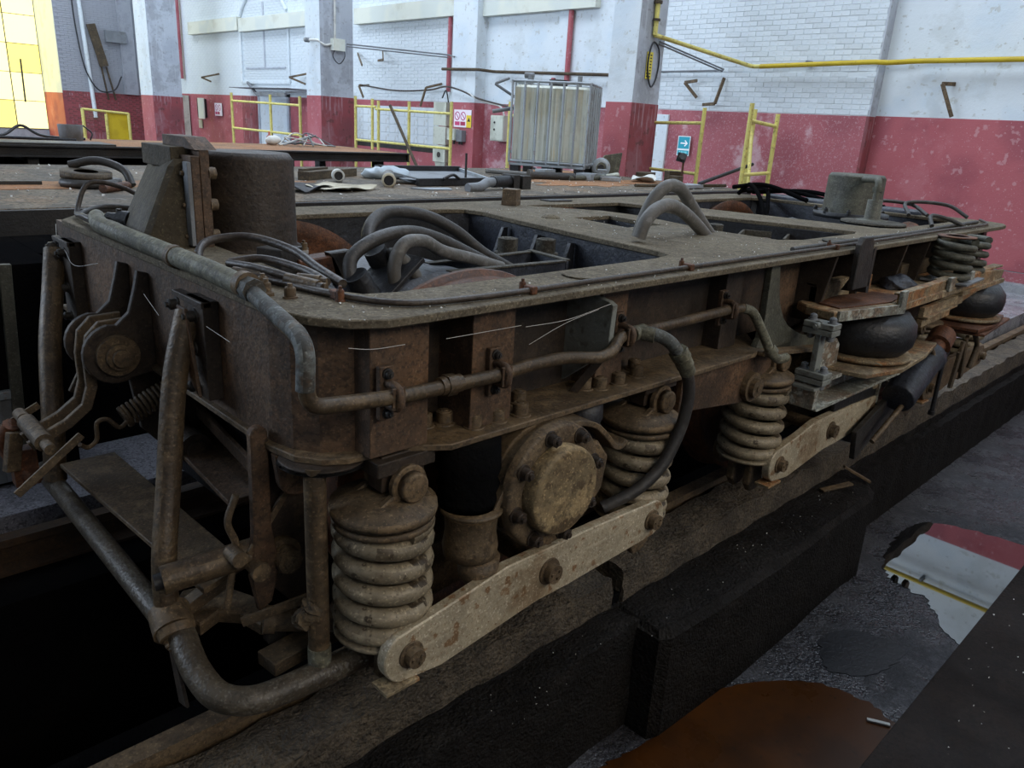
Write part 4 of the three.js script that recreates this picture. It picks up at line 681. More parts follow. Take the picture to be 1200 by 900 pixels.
// wheelsets
for (const X of [1.78, 3.83, 5.92]) {
  const w = P('wheelset', cyl([X, .56, -2.25], [X, .56, -.14], .095, .095, 24), m.darkSteel);
  const prof = [[0, -.06], [.1, -.06], [.12, -.03], [.5, -.03], [.58, -.055], [.628, -.065], [.628, .045], [.647, .05], [.65, .07], [.58, .075], [.55, .05], [.2, .04], [.14, .07], [0, .07]];
  P('wheel', turn(prof, [X, .56, -.435], [X, .56, -1], 72), m.rust, w); P('wheel', turn(prof, [X, .56, -1.99], [X, .56, 1], 72), m.rust, w);
}
// traction motors and the leads that loop out of them
for (const [x, k] of [[2.15, 0], [3.95, 1], [5.4, 1]]) {
  const t = P('traction_motor', [turn([[0, 0], [.36, 0], [.4, .05], [.41, .3], [.39, .34], [.41, .4], [.4, .85], [.34, .95], [0, .95]], [x, .68, -1.72], [x, .68, 1], 36), bx(x - .3, x + .3, .45, 1.02, -1.55, -.95)], m.black);
  if (!k) {
    P('motor_hood', [plateZ([[1.34, .92], [1.42, 1.04], [1.58, 1.13], [1.78, 1.165], [2.0, 1.14], [2.14, 1.02], [2.14, .85], [1.34, .85]], -1.3, -.66, .03)], m.blueBlack, t);
    P('boot_plate', [box(.3, .02, .2, 1.585, 1.135, -.76, .12, 0, .62)], m.black, t);
    for (const [p, q] of [[[1.5, 1.1, -.72], [1.45, 1.18, -.72]], [[1.66, 1.16, -.84], [1.61, 1.24, -.84]]]) P('rubber_boot', [cyl(p, q, .05, .036), cyl([(p[0] + q[0]) / 2, (p[1] + q[1]) / 2, p[2]], [q[0], q[1], q[2]], .046, .042)], m.black, t);
  }
}
for (const [r, pts, mat] of [
  [.025, [[1.66, 1.14, -.86], [1.62, 1.22, -.88], [1.65, 1.29, -.94], [1.78, 1.345, -1.02], [1.95, 1.335, -1.0], [2.1, 1.27, -.97], [2.24, 1.17, -.94], [2.42, 1.08, -.93]], m.rubber],
  [.025, [[1.5, 1.06, -.72], [1.455, 1.14, -.74], [1.47, 1.22, -.78], [1.58, 1.28, -.8], [1.74, 1.3, -.82], [1.9, 1.265, -.84], [2.08, 1.19, -.84], [2.28, 1.1, -.86]], m.rubber],
  [.025, [[1.64, 1.0, -.68], [1.615, 1.1, -.7], [1.6, 1.2, -.7], [1.64, 1.275, -.7], [1.74, 1.28, -.72], [1.86, 1.23, -.75], [2.05, 1.18, -.8], [2.26, 1.12, -.84]], m.rubberGrey],
  [.024, [[1.745, 1.0, -.69], [1.73, 1.1, -.71], [1.69, 1.19, -.73], [1.66, 1.225, -.78], [1.7, 1.2, -.88]], m.rubberGrey],
  [.032, [[3.1, 1.1, -.78], [3.13, 1.3, -.76], [3.19, 1.42, -.74], [3.26, 1.465, -.72], [3.34, 1.45, -.71], [3.45, 1.37, -.71], [3.58, 1.27, -.71], [3.74, 1.16, -.71], [3.85, 1.08, -.7]], m.rubberGrey],
  [.032, [[2.92, 1.24, -.62], [2.94, 1.31, -.61], [3.0, 1.36, -.61], [3.12, 1.385, -.62], [3.24, 1.36, -.63], [3.38, 1.3, -.64], [3.54, 1.22, -.66], [3.72, 1.12, -.68]], m.rubberGrey],
]) labelled(P('motor_lead', tube(pts, r, 90, 14), mat), mat === m.rubberGrey ? 'grey scuffed motor lead' : 'black motor lead');
// open channel trough beside the transom and its big nuts
{
  const t = P('trough', [bar([1.9, 1.13, -.9], [2.6, 1.12, -.985], .016, .05), bar([1.87, 1.13, -.72], [2.54, 1.12, -.73], .016, .05), bar([2.59, 1.12, -1.0], [2.55, 1.12, -.72], .016, .05), bar([1.9, 1.13, -.92], [1.86, 1.13, -.72], .016, .05), plateY([[1.9, -.9], [2.6, -.98], [2.54, -.73], [1.87, -.72]], 1.07, 1.09)], m.blueBlack);
  P('trough_rim', [bar([1.9, 1.155, -.9], [2.6, 1.145, -.985], .035, .008), bar([1.87, 1.155, -.72], [2.54, 1.145, -.73], .035, .008), bar([2.59, 1.148, -1.0], [2.55, 1.148, -.72], .035, .008)], m.dustGrey, t);
  for (const [x, z] of [[2.56, -1.12], [2.72, -1.02]]) P('large_nut', bolt([x, 1.12, z], [0, 1, 0], .05, .07, .005), m.dustGrey);
  P('large_nut', bolt([4.2, 1.12, -1.0], [0, 1, 0], .05, .08, .005), m.dustGrey);
  P('trough', [bar([4.0, 1.14, -.75], [4.45, 1.14, -.95], .015, .05), bar([4.3, 1.14, -.6], [4.6, 1.14, -.72], .015, .05), bar([4.6, 1.14, -.72], [4.45, 1.14, -.95], .015, .05)], m.dustGrey);
}
// brake cylinders
{
  const c = P('brake_cylinder', [turn([[0, 0], [.19, 0], [.19, .03], [.172, .04], [.168, .36], [.15, .385], [0, .39]], [1.385, 1.165, -1.36], [1.385, 2, -1.36], 40)], m.brownDark);
  P('base_ring', [turn([[.15, 0], [.215, 0], [.215, .025], [.15, .025]], [1.385, 1.15, -1.36], [1.385, 2, -1.36], 36), ...[200, 240, 290, 340, 20].flatMap((a) => bolt([1.385 + .2 * Math.cos(a * Math.PI / 180), 1.175, -1.36 + .2 * Math.sin(a * Math.PI / 180)], [0, 1, 0], .014, .024))], m.greyBrown, c);
  const hs = P('cylinder_housing', [new ConvexGeometry([[.997, 1.222, -1.7], [.925, 1.222, -1.275], [.94, 1.222, -1.25], [1.11, 1.222, -1.235], [1.16, 1.222, -1.7], [1.05, 1.5, -1.28], [1.065, 1.5, -1.26], [1.075, 1.525, -1.285], [1.11, 1.525, -1.27], [1.12, 1.49, -1.66], [1.14, 1.52, -1.64], [1.17, 1.52, -1.68]].map(VV)), bx(1.07, 1.2, 1.49, 1.565, -1.58, -1.3)], m.housing);
  const f = P('cylinder_flange', [bx(1.1, 1.13, 1.215, 1.54, -1.37, -1.2), bx(1.135, 1.17, 1.215, 1.56, -1.42, -1.21), plateX([[-1.5, 1.56], [-1.21, 1.56], [-1.3, 1.6], [-1.5, 1.6]], 1.12, 1.2)], m.brown);
  for (const y of [1.26, 1.37, 1.48]) P('flange_bolt', [...bolt([1.165, y, -1.235], [1, 0, 0], .024, .03, .004), ...bolt([1.1, y, -1.24], [-1, 0, 0], .016, .012, .012)], m.greyBrown, f);
  P('strip_plate', bx(1.085, 1.1, 1.23, 1.52, -1.24, -1.2), m.grey, f);
  // linkage blocks between cylinder and corner
  P('slack_block', box(.12, .13, .11, 1.315, 1.18, -1.0, .4), m.darkSteel); P('slack_lever', plateZ([[1.35, 1.14], [1.36, 1.2], [1.5, 1.21], [1.54, 1.13], [1.4, 1.1]], -1.02, -.94, .006), m.rust); P('slack_arm', plateZ([[1.48, 1.22], [1.57, 1.225], [1.64, 1.05], [1.53, 1.03]], -.98, -.94, .005), m.darkSteel);
  P('link_bar', [bar([1.18, 1.19, -1.12], [1.36, 1.2, -1.02], .02, .03), ...bolt([1.33, 1.2, -1.05], [0, 1, 0], .016, .03)], m.greyBrown);
  // far pair
  const d = P('brake_cylinder', turn([[0, 0], [.23, 0], [.235, .03], [.2, .045], [.195, .29], [.18, .31], [0, .315]], [5.78, 1.2, -.86], [5.78, 2, -.86], 40), m.greyGreen);
  P('base_ring', [turn([[.2, -.02], [.26, -.02], [.26, .02], [.2, .02]], [5.78, 1.22, -.86], [5.78, 2, -.86], 36), ...[120, 160, 200, 240].flatMap((a) => bolt([5.78 + .245 * Math.cos(a * Math.PI / 180), 1.24, -.86 - .245 * Math.sin(a * Math.PI / 180)], [0, 1, 0], .016, .022))], m.black, d);
  const u = P('standpipe', turn([[0, 0], [.1, 0], [.1, .02], [.05, .03], [.047, .15], [0, .15]], [5.32, 1.222, -.52], [5.32, 2, -.52], 24), m.greyGreen);
  P('bent_pipe', pipe([[5.32, 1.36, -.52], [5.345, 1.5, -.53], [5.62, 1.485, -.74]], .022, .05), m.greyGreen, u); P('elbow_nut', cyl([5.335, 1.42, -.525], [5.34, 1.45, -.528], .032, .036, 8), m.greyGreen, u); P('foot_disc', turn([[0, 0], [.2, 0], [.2, .018], [0, .018]], [5.25, 1.222, -.48], [5.25, 2, -.48], 30), m.dustGrey, u);
  P('cover_disc', turn([[0, 0], [.075, 0], [.075, .006], [0, .006]], [2.02, 1.222, -.17], [2.02, 2, -.17], 30), m.dust); P('cover_disc', turn([[0, 0], [.12, 0], [.12, .006], [0, .006]], [4.05, 1.224, -.13], [4.05, 2, -.13], 30), m.dustGrey);
  P('rivet', turn([[0, 0.022], [.03, .02], [.05, .008], [.055, 0]], [3.2, 1.222, -1.45], [3.2, 2, -1.45], 20), m.dust);
}
// end: pads, braces, lower safety frame
{
  for (const [z0, z1, y0, y1] of [[-.835, -.625, .86, 1.165], [-2.15, -1.94, .8, 1.15]]) {
    const p = P('brace_pad', [bx(.872, .92, y0, y1, z0 + .07, z1), bx(.868, .9, y1 - .02, y1, z0 - .01, z1)], m.brownDark);
    for (const [y, z] of [[y1 - .04, z0 + .02], [y1 - .05, z1 - .06], [y0 + .15, z1 - .08], [y0 + .03, z1 - .08]]) P('pad_bolt', bolt([.872, y, z], [-1, 0, 0], .018, .026), m.darkSteel, p);
  }
  const b1 = P('brace', [...tube([[.865, 1.12, -.72], [.8, .95, -.68], [.72, .62, -.6], [.665, .42, -.53], [.65, .24, -.5]], .036, 50, 14)], m.pipeBrown); P('brace_web', plateX([[-.74, 1.14], [-.68, 1.14], [-.62, .88], [-.72, .95]], .84, .85), m.brown, b1);
  P('brace', tube([[.86, 1.1, -2.1], [.82, .95, -2.04], [.74, .75, -1.86], [.68, .5, -1.7], [.65, .26, -1.66]], .042, 50, 14), m.pipeBrown);
  P('cross_pipe', tube([[.65, .235, -1.85], [.65, .235, -1.0], [.65, .235, -.46]], .036, 40, 16), m.wetPipe);
  P('safety_pipe', tube([[.67, .245, -.5], [.66, .235, -.42], [.65, .19, -.3], [.67, .16, -.2], [.73, .15, -.145], [.83, .145, -.13], [.95, .14, -.125], [1.08, .14, -.125]], .04, 70, 16), m.wetPipe);
  P('pipe_flange', [cyl([.66, .27, -.52], [.65, .24, -.45], .06, .06, 18), cyl([.652, .25, -.45], [.65, .235, -.43], .056, .05, 18), ...bolt([.63, .225, -.432], [-.3, -.3, .9], .016, .02)], m.greyBrown);
  P('pipe_fin', plateX([[-.46, .26], [-.42, .24], [-.34, .05], [-.4, .03]], .625, .635), m.brownDark);
  const po = P('corner_post', [...pipe([[.952, .8, -.15], [.945, .13, -.14]], .031, .05, 16)], m.pipeBrown); P('post_rag', [jitter(new THREE.IcosahedronGeometry(.035, 3).translate(.93, .36, -.145), .012, 60), jitter(new THREE.IcosahedronGeometry(.03, 3).translate(.91, .33, -.16), .012, 70)], m.timber, po); P('post_foot', [cyl([.946, .23, -.14], [.945, .15, -.14], .034)], m.pipeGrey, po);
  P('foot_plank', [box(.34, .045, .09, 1.0, .155, -.27, .12)], m.timber);
}
// end: ears, bent levers and the slack spring
{
  for (const z of [-1.2, -1.4]) P('lever_ear', plateZ([[.92, 1.15], [.885, 1.16], [.87, 1.1], [.845, 1.02], [.8, .98], ...arc(.79, .88, .105, 100, 300, 14), [.92, .8]], z - .014, z + .014, .004), m.brownDark);
  P('ear_pin', [cyl([.79, .88, -1.46], [.79, .88, -1.14], .045), cyl([.79, .88, -1.185], [.79, .88, -1.16], .07, .07, 24), cyl([.79, .88, -1.14], [.79, .88, -1.12], .03)], m.greyBrown);
  for (const z of [-1.255, -1.345]) {
    const c = [[.86, .99], [.76, .985], [.715, .94], [.7, .86], [.7, .76], [.68, .7], [.62, .655], [.54, .62], [.5, .6]], n = c.length, o = c.map(([x, y], i) => { const a = c[Math.max(i - 1, 0)], b = c[Math.min(i + 1, n - 1)], L = Math.hypot(b[0] - a[0], b[1] - a[1]); return [x - (b[1] - a[1]) / L * .035, y + (b[0] - a[0]) / L * .035]; });
    P('bent_lever', plateZ([...c, ...o.reverse()], z - .012, z + .012, .003), m.greyBrown);
  }
  P('lever_sleeve', [cyl([.535, .62, -1.4], [.535, .62, -1.17], .03), cyl([.535, .62, -1.17], [.535, .62, -1.1], .018), cyl([.535, .62, -1.5], [.535, .62, -1.43], .022), bar([.5, .58, -1.43], [.47, .44, -1.42], .03, .05)], m.greyBrown);
  P('tie_bar', bar([.62, .665, -1.06], [.42, .5, -1.08], .01, .026), m.greyBrown); P('tie_bar', bar([.6, .64, -1.5], [.4, .53, -1.52], .01, .026), m.greyBrown);
  P('lever_bracket', [...tube([[.5, .6, -1.46], [.48, .52, -1.5], [.5, .44, -1.48], [.54, .36, -1.44]], .03, 24, 8), bx(.48, .56, .36, .5, -1.5, -1.44)], m.rust);
  const s = new THREE.CatmullRomCurve3([V(.79, .64, -1.2), V(1.05, .76, -1.2)]), g = coil(0, 0, 0, .3, .036, .0068, 20, 7).map((q) => q.applyQuaternion(new THREE.Quaternion().setFromUnitVectors(V(0, 1, 0), V(.26, .12, 0).normalize())).translate(.79, .64, -1.2));
  const sp = P('slack_spring', g, m.greyBrown); P('spring_hook', tube([[.8, .645, -1.165], [.77, .62, -1.17], [.73, .66, -1.17], [.7, .655, -1.17], [.69, .59, -1.17], [.66, .575, -1.16], [.63, .6, -1.14]], .008, 40, 8), m.greyBrown, sp);
  // inner brake rigging seen below the end beam
  P('rigging_pin', [cyl([.9, .72, -1.8], [.9, .72, -1.55], .05), cyl([1.0, .5, -1.3], [1.0, .5, -1.1], .06), cyl([1.0, .5, -1.1], [1.0, .5, -1.08], .035)], m.brownDark);
  P('rigging_plate', [plateZ([[.85, .8], [1.1, .82], [1.15, .45], [1.0, .4], [.88, .55]], -1.32, -1.29, .004), plateZ([[.8, .78], [.88, .8], [.86, .6], [.8, .62]], -1.76, -1.73, .004)], m.brownDark);
  P('rigging_rod', [bar([.75, .62, -1.62], [.85, .8, -1.62], .02, .05), ...pipe([[.83, .84, -1.78], [.9, .84, -1.66]], .02, .02)], m.greyBrown);
  // flat safety strap crossing under the end, and the lower stay behind
  P('safety_strap', [plateY([[.66, -1.6], [.86, -1.6], [.9, -.5], [.74, -.44]], .33, .35, .003)], m.greyBrown);
  P('inner_stay', [bar([1.05, .5, -1.6], [1.02, .46, -.7], .02, .16, [1, 0, 0]), bar([1.1, .62, -1.6], [1.08, .5, -.72], .02, .05)], m.brown);
}
// brake shoe rigging behind the corner post
{
  const r = P('brake_lever', [plateZ([[.86, .82], ...arc(.885, .845, .026, 170, 10, 6), [.912, .82], [.91, .55], [.93, .42], [.9, .3], [.86, .28], [.84, .4], [.855, .55]], -.36, -.33, .004)], m.brown);
  P('rod', [bar([1.02, .72, -.34], [.84, .48, -.34], .012, .02), ...tube([[.83, .66, -.38], [.8, .58, -.38], [.82, .5, -.38], [.8, .4, -.38], [.78, .3, -.38]], .011, 30, 8)], m.greyBrown, r);
  P('lever_plate', [plateZ([[.89, .77], [1.1, .76], [1.12, .2], [1.03, .18], [.84, .43], [.9, .6]], -.39, -.37, .004)], m.brownDark);
  P('pivot_bolt', [cyl([.95, .43, -.37], [.95, .43, -.345], .058), cyl([.95, .43, -.345], [.95, .43, -.3], .04, .04, 8), cyl([.95, .43, -.3], [.95, .43, -.285], .022)], m.greyBrown);
  P('small_bolt', [cyl([.85, .44, -.35], [.85, .44, -.3], .022), cyl([.85, .44, -.3], [.85, .44, -.285], .03, .03, 8), cyl([.8, .49, -.37], [.8, .49, -.31], .024)], m.greyBrown);
  const tb = P('adjuster_tube', [...pipe([[.62, .44, -.42], [.88, .465, -.37]], .042, .02, 16)], m.pipeBrown); P('tube_end', cyl([.6, .438, -.425], [.622, .44, -.42], .024), m.black, tb);
  P('brake_shoe', [plateY([[.7, -.62], [.76, -.68], [.86, -.66], [.92, -.52], [.95, -.4], [.92, -.34], [.87, -.36], [.85, -.45], [.8, -.5], [.73, -.47]], .17, .215, .006)], m.greyBrown); P('shoe_bar', [bar([.72, .235, -.55], [.86, .31, -.53], .05, .04)], m.greyBrown);
  P('shoe_link', [cyl([.9, .24, -.32], [1.1, .2, -.22], .035), cyl([.87, .245, -.335], [.9, .24, -.32], .042), bar([.8, .27, -.33], [1.0, .33, -.24], .012, .03), bar([.8, .21, -.33], [.8, .28, -.33], .012, .03)], m.greyBrown);
  P('shoe_foot', [bx(.88, .94, .15, .21, -.37, -.33)], m.darkSteel);
  P('corner_ear', [plateZ([[.9, .8], [1.02, .8], [1.02, .74], ...arc(.97, .72, .06, -10, -170, 8)], -.3, -.27, .004)], m.brown);
}
// side bearer: platform, rubber springs, brackets
{
  const i = P('bracket_beam', [bx(3.45, 3.51, .68, .87, .057, .087)], m.beamWhite);
  for (const [y0, y1] of [[.893, .92], [.862, .89], [.655, .682], [.625, .652]]) P('beam_flange', bx(3.43, 3.52, y0, y1, .0, .145), m.beamWhite, i);
  for (const z of [.025, .12]) for (const [y, d] of [[.92, 1], [.862, -1], [.682, 1], [.625, -1]]) P('beam_bolt', bolt([3.475, y, z], [0, d, 0], .018, .024, .006), m.grey, i);
  P('beam_bolt', bolt([3.44, .907, .07], [-1, 0, 0], .018, .03), m.beamWhite, i); P('beam_stub', bx(3.45, 3.5, .59, .63, .05, .09), m.beamWhite, i);
  const lb = P('lower_box', [bx(3.42, 3.46, .505, .605, -.02, .125), plateZ([[3.44, .62], [3.44, .6], [4.5, .6], [4.5, .62]], -.03, .09, .001), plateZ([[3.44, .505], [3.46, .49], [4.5, .49], [4.5, .505]], -.03, .13, .001), bx(3.46, 4.5, .505, .6, .0, .015)], m.chipped); P('box_lip', bx(3.4, 3.46, .6, .615, -.04, .125), m.beamWhite, lb);
  P('dark_plate', [plateZ([[3.86, .5], [4.46, .47], [4.44, .12], [4.3, .08], [3.95, .2]], .02, .04, .004)], m.black); P('plate_edge', bar([4.46, .47, .045], [4.44, .12, .045], .02, .018), m.chipped);
  const pl = P('bearer_platform', [plateY([[3.68, -.16], [3.61, -.08], [3.59, .07], [4.15, .18], [4.9, .17], [5.98, .15], [6.0, -.1], [5.4, -.14]], .905, .95, .006)], m.rustPale);
  P('scale_sheet', jitter(plateY([[3.7, -.06], [3.68, .05], [4.1, .14], [4.35, .1], [4.3, -.04], [3.95, -.1]], .95, .958, .001), .004, 14), m.rust, pl);
  P('platform_edge', [bar([3.61, .928, .082], [4.15, .925, .19], .016, .05)], m.chipped, pl);
  P('edge_channel', [bar([4.1, .965, .17], [4.78, .97, .15], .02, .07), bar([4.1, 1.0, .165], [4.78, 1.003, .145], .045, .012)], m.rustPale, pl);
  P('edge_channel', [plateZ([[4.12, .9], [5.95, .9], [5.98, .97], [5.5, 1.0], [4.8, .99], [4.7, .96], [4.12, .95]], .135, .16, .004), bar([4.8, 1.0, .13], [5.96, .995, .12], .06, .014)], m.rustPale, pl);
  P('lower_channel', [bar([4.55, .845, .15], [5.2, .86, .15], .03, .06), bar([4.55, .82, .165], [5.05, .835, .16], .05, .012)], m.rustPale, pl); P('lower_channel', bar([4.55, .785, .15], [5.0, .8, .15], .03, .045), m.rustPale, pl);
  P('lower_flange', [plateZ([[4.9, .9], [5.95, .9], [5.97, .87], [5.5, .85], [5.2, .81], [4.9, .81]], .11, .14, .004), bar([5.1, .9, .16], [5.98, .9, .15], .05, .03)], m.rustPale, pl);
  for (const [x, z] of [[4.12, .185], [4.86, .175], [5.25, .165]]) P('edge_tab', bx(x - .035, x + .035, .94, 1.02, z - .012, z + .01), m.chipped, pl);
  P('angle_bar', [bar([3.72, .99, -.1], [4.4, .99, -.1], .012, .085), bar([3.72, 1.035, -.125], [4.4, 1.035, -.125], .05, .012), bx(3.72, 3.74, .95, 1.03, -.13, -.09)], m.rustPale, pl);
  P('angle_bar', [bar([4.85, 1.0, -.13], [5.75, 1.0, -.17], .05, .09)], m.timber, pl);
  P('stop_post', [plateZ([[3.8, 1.03], [3.8, 1.25], [3.83, 1.285], [3.93, 1.285], [3.955, 1.25], [3.99, 1.03]], .02, .05, .004), plateX([[.05, 1.23], [.05, 1.0], [-.08, .99], [.0, 1.15]], 3.97, 4.0)], m.darkSteel, pl);
  P('black_lump', [jitter(new THREE.IcosahedronGeometry(.09, 3).scale(1.4, .5, 1).translate(4.6, .97, -.02), .02, 16)], m.blueBlack, pl);
  P('spring_base', [box(.42, .012, .26, 5.2, .965, .08, .06)], m.grey, pl);
  const sp = P('side_spring', coil(5.1, .08, .975, 1.225, .1, .022, 4.2, 10), m.greyGreen); P('spring_top_ring', turn([[.06, 0], [.105, 0], [.105, .01], [.06, .01]], [5.1, 1.222, .08], [5.1, 2, .08], 30), m.rust, sp);
  P('side_spring', coil(5.5, .05, .975, 1.21, .095, .022, 4.2, 10), m.greyGreen);
  for (const [x, y0, y1, z, R] of [[4.16, .655, .905, .0, .265], [5.72, .67, .9, .03, .24]]) {
    const h = y1 - y0; const a = P('rubber_bellows', turn([[0, 0], [R * .6, 0], [R * .82, h * .08], [R * .97, h * .28], [R, h * .5], [R * .97, h * .72], [R * .8, h * .94], [0, h]], [x, y0, z], [x, 2, z], 48), m.airspring);
    P('bellows_rim', turn([[R * .55, -.012], [R * .98, -.012], [R, .0], [R * .98, .012], [R * .55, .02]], [x, y0, z], [x, 2, z], 44), m.rustPale, a);
  }
  P('lower_tray', [plateY([[3.72, -.12], [3.8, .2], [4.08, .27], [4.5, .24], [4.85, .18], [4.8, -.1]], .61, .635, .004)], m.rustPale);
  P('tray_lug', [plateZ([[3.6, .63], [3.6, .75], [3.74, .78], [3.82, .775], [3.86, .74], [3.87, .63]], .0, .016, .003)], m.chipped);
  P('lower_tray', [plateY([[5.35, -.1], [5.4, .24], [5.7, .26], [6.1, .2], [6.1, -.1]], .625, .65, .004), plateY([[5.4, .1], [5.45, .27], [6.2, .22], [6.2, .08]], .6, .62, .004)], m.rust);
  // inclined damper and odd levers under the platform
  const dm = P('damper', [...turnList([[0, 0], [.085, 0], [.09, .02], [.09, .42], [.1, .44], [.1, .48], [0, .48]], [4.45, .36, .16], [4.95, .56, .14])], m.blueBlack); P('damper_rod', [cyl([4.9, .54, .14], [5.02, .59, .14], .05), cyl([5.0, .58, .14], [5.14, .62, .12], .075)], m.rust, dm);
  P('curved_strap', [...tube([[4.75, .62, .18], [4.8, .57, .19], [4.78, .5, .2], [4.72, .46, .2], [4.4, .28, .18], [4.2, .16, .16]], .015, 40, 8)], m.greyBrown); P('lower_rail', [bar([4.7, .3, .16], [5.3, .5, .12], .04, .05), bar([4.1, .14, .1], [4.9, .36, .08], .03, .18)], m.darkSteel);
  P('hanging_lever', [bar([5.3, .58, .2], [5.25, .28, .2], .02, .05), bar([5.42, .58, .18], [5.5, .3, .18], .02, .04), bar([5.25, .5, .2], [5.6, .55, .14], .02, .03), ...tube([[5.5, .6, .2], [5.62, .5, .2], [5.56, .36, .2]], .016, 20, 8)], m.timber);
  P('hanging_rod', [...pipe([[4.98, .56, .2], [5.0, .18, .2]], .013, .02), cyl([5.0, .18, .2], [5.0, .155, .2], .02)], m.black);
}

// dark brake gear between the wheels behind the end beam
P('gear_case', [plateX([[-1.95, .8], [-.95, .8], [-.9, .5], [-1.2, .18], [-1.7, .16], [-1.95, .4]], 1.14, 1.2, .01), bx(1.2, 1.5, .25, .75, -1.8, -1.1)], m.black);

// ---------------------------------------------------------------- loose things
// on the bogie
{
  const t = thing('cable_coil', 'loops of thin black cable lying on the far corner of the bogie end', 'cable', [1.05, 1.222, -2.1]);
  put('loop', tube([[.96, 1.24, -1.72], [.95, 1.25, -1.95], [.98, 1.25, -2.16], [1.05, 1.36, -2.2], [1.18, 1.34, -2.14], [1.26, 1.26, -2.04], [1.2, 1.235, -1.96]], .011, 70, 8), m.cable, t);
  put('loop', tube([[.95, 1.24, -1.85], [.98, 1.245, -2.1], [1.1, 1.26, -2.18], [1.24, 1.25, -2.08], [1.2, 1.24, -1.95], [1.08, 1.235, -1.96]], .012, 70, 8), m.rubber, t);
  put('connector', cyl([.965, 1.245, -1.9], [.955, 1.243, -1.78], .016), m.pipeGrey, t); put('brass_nut', bx(1.06, 1.1, 1.222, 1.25, -2.02, -1.98), m.black, t);
}
{
  const t = thing('pipe_valve', 'small black pipe fitting beside the fat grey pipe on the bogie end', 'valve', [1.0, 1.222, -1.66]);
  put('body', [cyl([.97, 1.262, -1.72], [1.06, 1.262, -1.6], .032), cyl([1.0, 1.262, -1.68], [1.03, 1.262, -1.64], .042)], m.black, t); put('stem', cyl([1.0, 1.28, -1.68], [1.0, 1.31, -1.68], .01), m.darkSteel, t);
  put('tube', tube([[.93, 1.24, -1.76], [.935, 1.27, -1.6], [.94, 1.255, -1.3], [.95, 1.235, -1.02]], .012, 40, 8), m.pipeGrey, t);
}
{
  const t = thing('cable_tangle', 'tangle of brown brake cables with couplings lying at the near corner of the bogie top', 'cable', [1.1, 1.222, -.6]);
  for (const [pts, r] of [
    [[[.955, 1.235, -.72], [.965, 1.25, -.86], [1.04, 1.285, -.96], [1.15, 1.3, -.92], [1.22, 1.28, -.74], [1.21, 1.25, -.55], [1.19, 1.235, -.38]], .014],
    [[[.95, 1.234, -1.0], [.96, 1.238, -.75], [1.0, 1.24, -.6], [1.06, 1.24, -.5]], .012],
    [[[1.02, 1.25, -.76], [1.1, 1.262, -.72], [1.16, 1.25, -.55], [1.15, 1.24, -.4]], .013],
    [[[1.0, 1.255, -.72], [1.02, 1.262, -.6], [1.07, 1.25, -.45], [1.1, 1.24, -.34]], .012],
    [[[1.02, 1.24, -.64], [1.04, 1.235, -.52], [1.08, 1.233, -.36], [1.1, 1.233, -.27]], .011],
    [[[.97, 1.236, -.7], [1.02, 1.24, -.58], [1.09, 1.24, -.5]], .013]]) put('cable', tube(pts, r, 50, 8), m.cable, t);
  for (const [a, b] of [[[1.06, 1.246, -.47], [1.1, 1.24, -.36]], [[.985, 1.24, -.65], [1.03, 1.24, -.56]], [[1.1, 1.24, -.48], [1.14, 1.24, -.42]]]) put('coupling', [cyl(a, b, .018), cyl(b, [b[0] + .012, b[1], b[2] + .02], .012)], m.pipeBrown, t);
}
{
  const t = thing('rope_heap', 'heap of black greasy ropes on the far end of the bogie frame', 'rope', [6.4, 1.222, -1.9]);
  for (const pts of [[[6.5, 1.25, -2.2], [6.55, 1.3, -2.0], [6.3, 1.2, -1.8], [6.0, 1.05, -1.65]], [[6.45, 1.26, -2.1], [6.6, 1.29, -1.8], [6.55, 1.24, -1.3], [6.5, 1.25, -.9]], [[6.4, 1.24, -2.15], [6.3, 1.33, -2.0], [6.1, 1.2, -1.75], [5.9, 1.02, -1.6]], [[6.55, 1.25, -2.1], [6.62, 1.3, -1.6], [6.55, 1.24, -1.1]], [[6.2, 1.3, -2.1], [6.45, 1.33, -1.95], [6.4, 1.24, -1.5]]]) put('strand', tube(pts, .019, 30, 7), m.pitBlack, t);
  put('rail_tube', pipe([[6.52, 1.21, -1.9], [6.5, 1.21, -.6]], .05), m.blueBlack, t);
}
one('rag', jitter(new THREE.SphereGeometry(.3, 24, 14).scale(1.2, .35, .7).translate(5.75, 1.02, -1.45), .04, 11), m.blueBlack, 'bluish crumpled sheet lying inside the far opening beside the grey cylinder', 'sheet');
{
  const t = thing('cable_coil', 'thin loops of black cable on the far right corner of the bogie', 'cable', [6.35, 1.222, -.5]);
  for (const pts of [[[6.1, 1.235, -.75], [6.25, 1.3, -.95], [6.45, 1.3, -.7], [6.3, 1.24, -.5]], [[6.2, 1.235, -.6], [6.4, 1.31, -.7], [6.56, 1.31, -.45], [6.55, 1.24, -.3]], [[5.5, 1.235, -.2], [5.6, 1.29, -.25], [5.75, 1.27, -.18], [5.8, 1.235, -.1]]]) put('loop', tube(pts, .014, 40, 7), m.rubber, t);
}
one('nut', [box(.095, .1, .095, 3.46, 1.272, -2.05, .5), box(.1, .03, .1, 3.46, 1.237, -2.05, .5)], m.greyBrown, 'large square-looking nut standing on the bogie top at its middle far edge', 'nut');
one('shim_plate', plateY([[3.9, -2.12], [4.1, -2.1], [4.1, -2.2], [3.9, -2.22]], 1.222, 1.232), m.darkSteel, 'thin dark shim lying on the far side of the bogie top', 'plate');
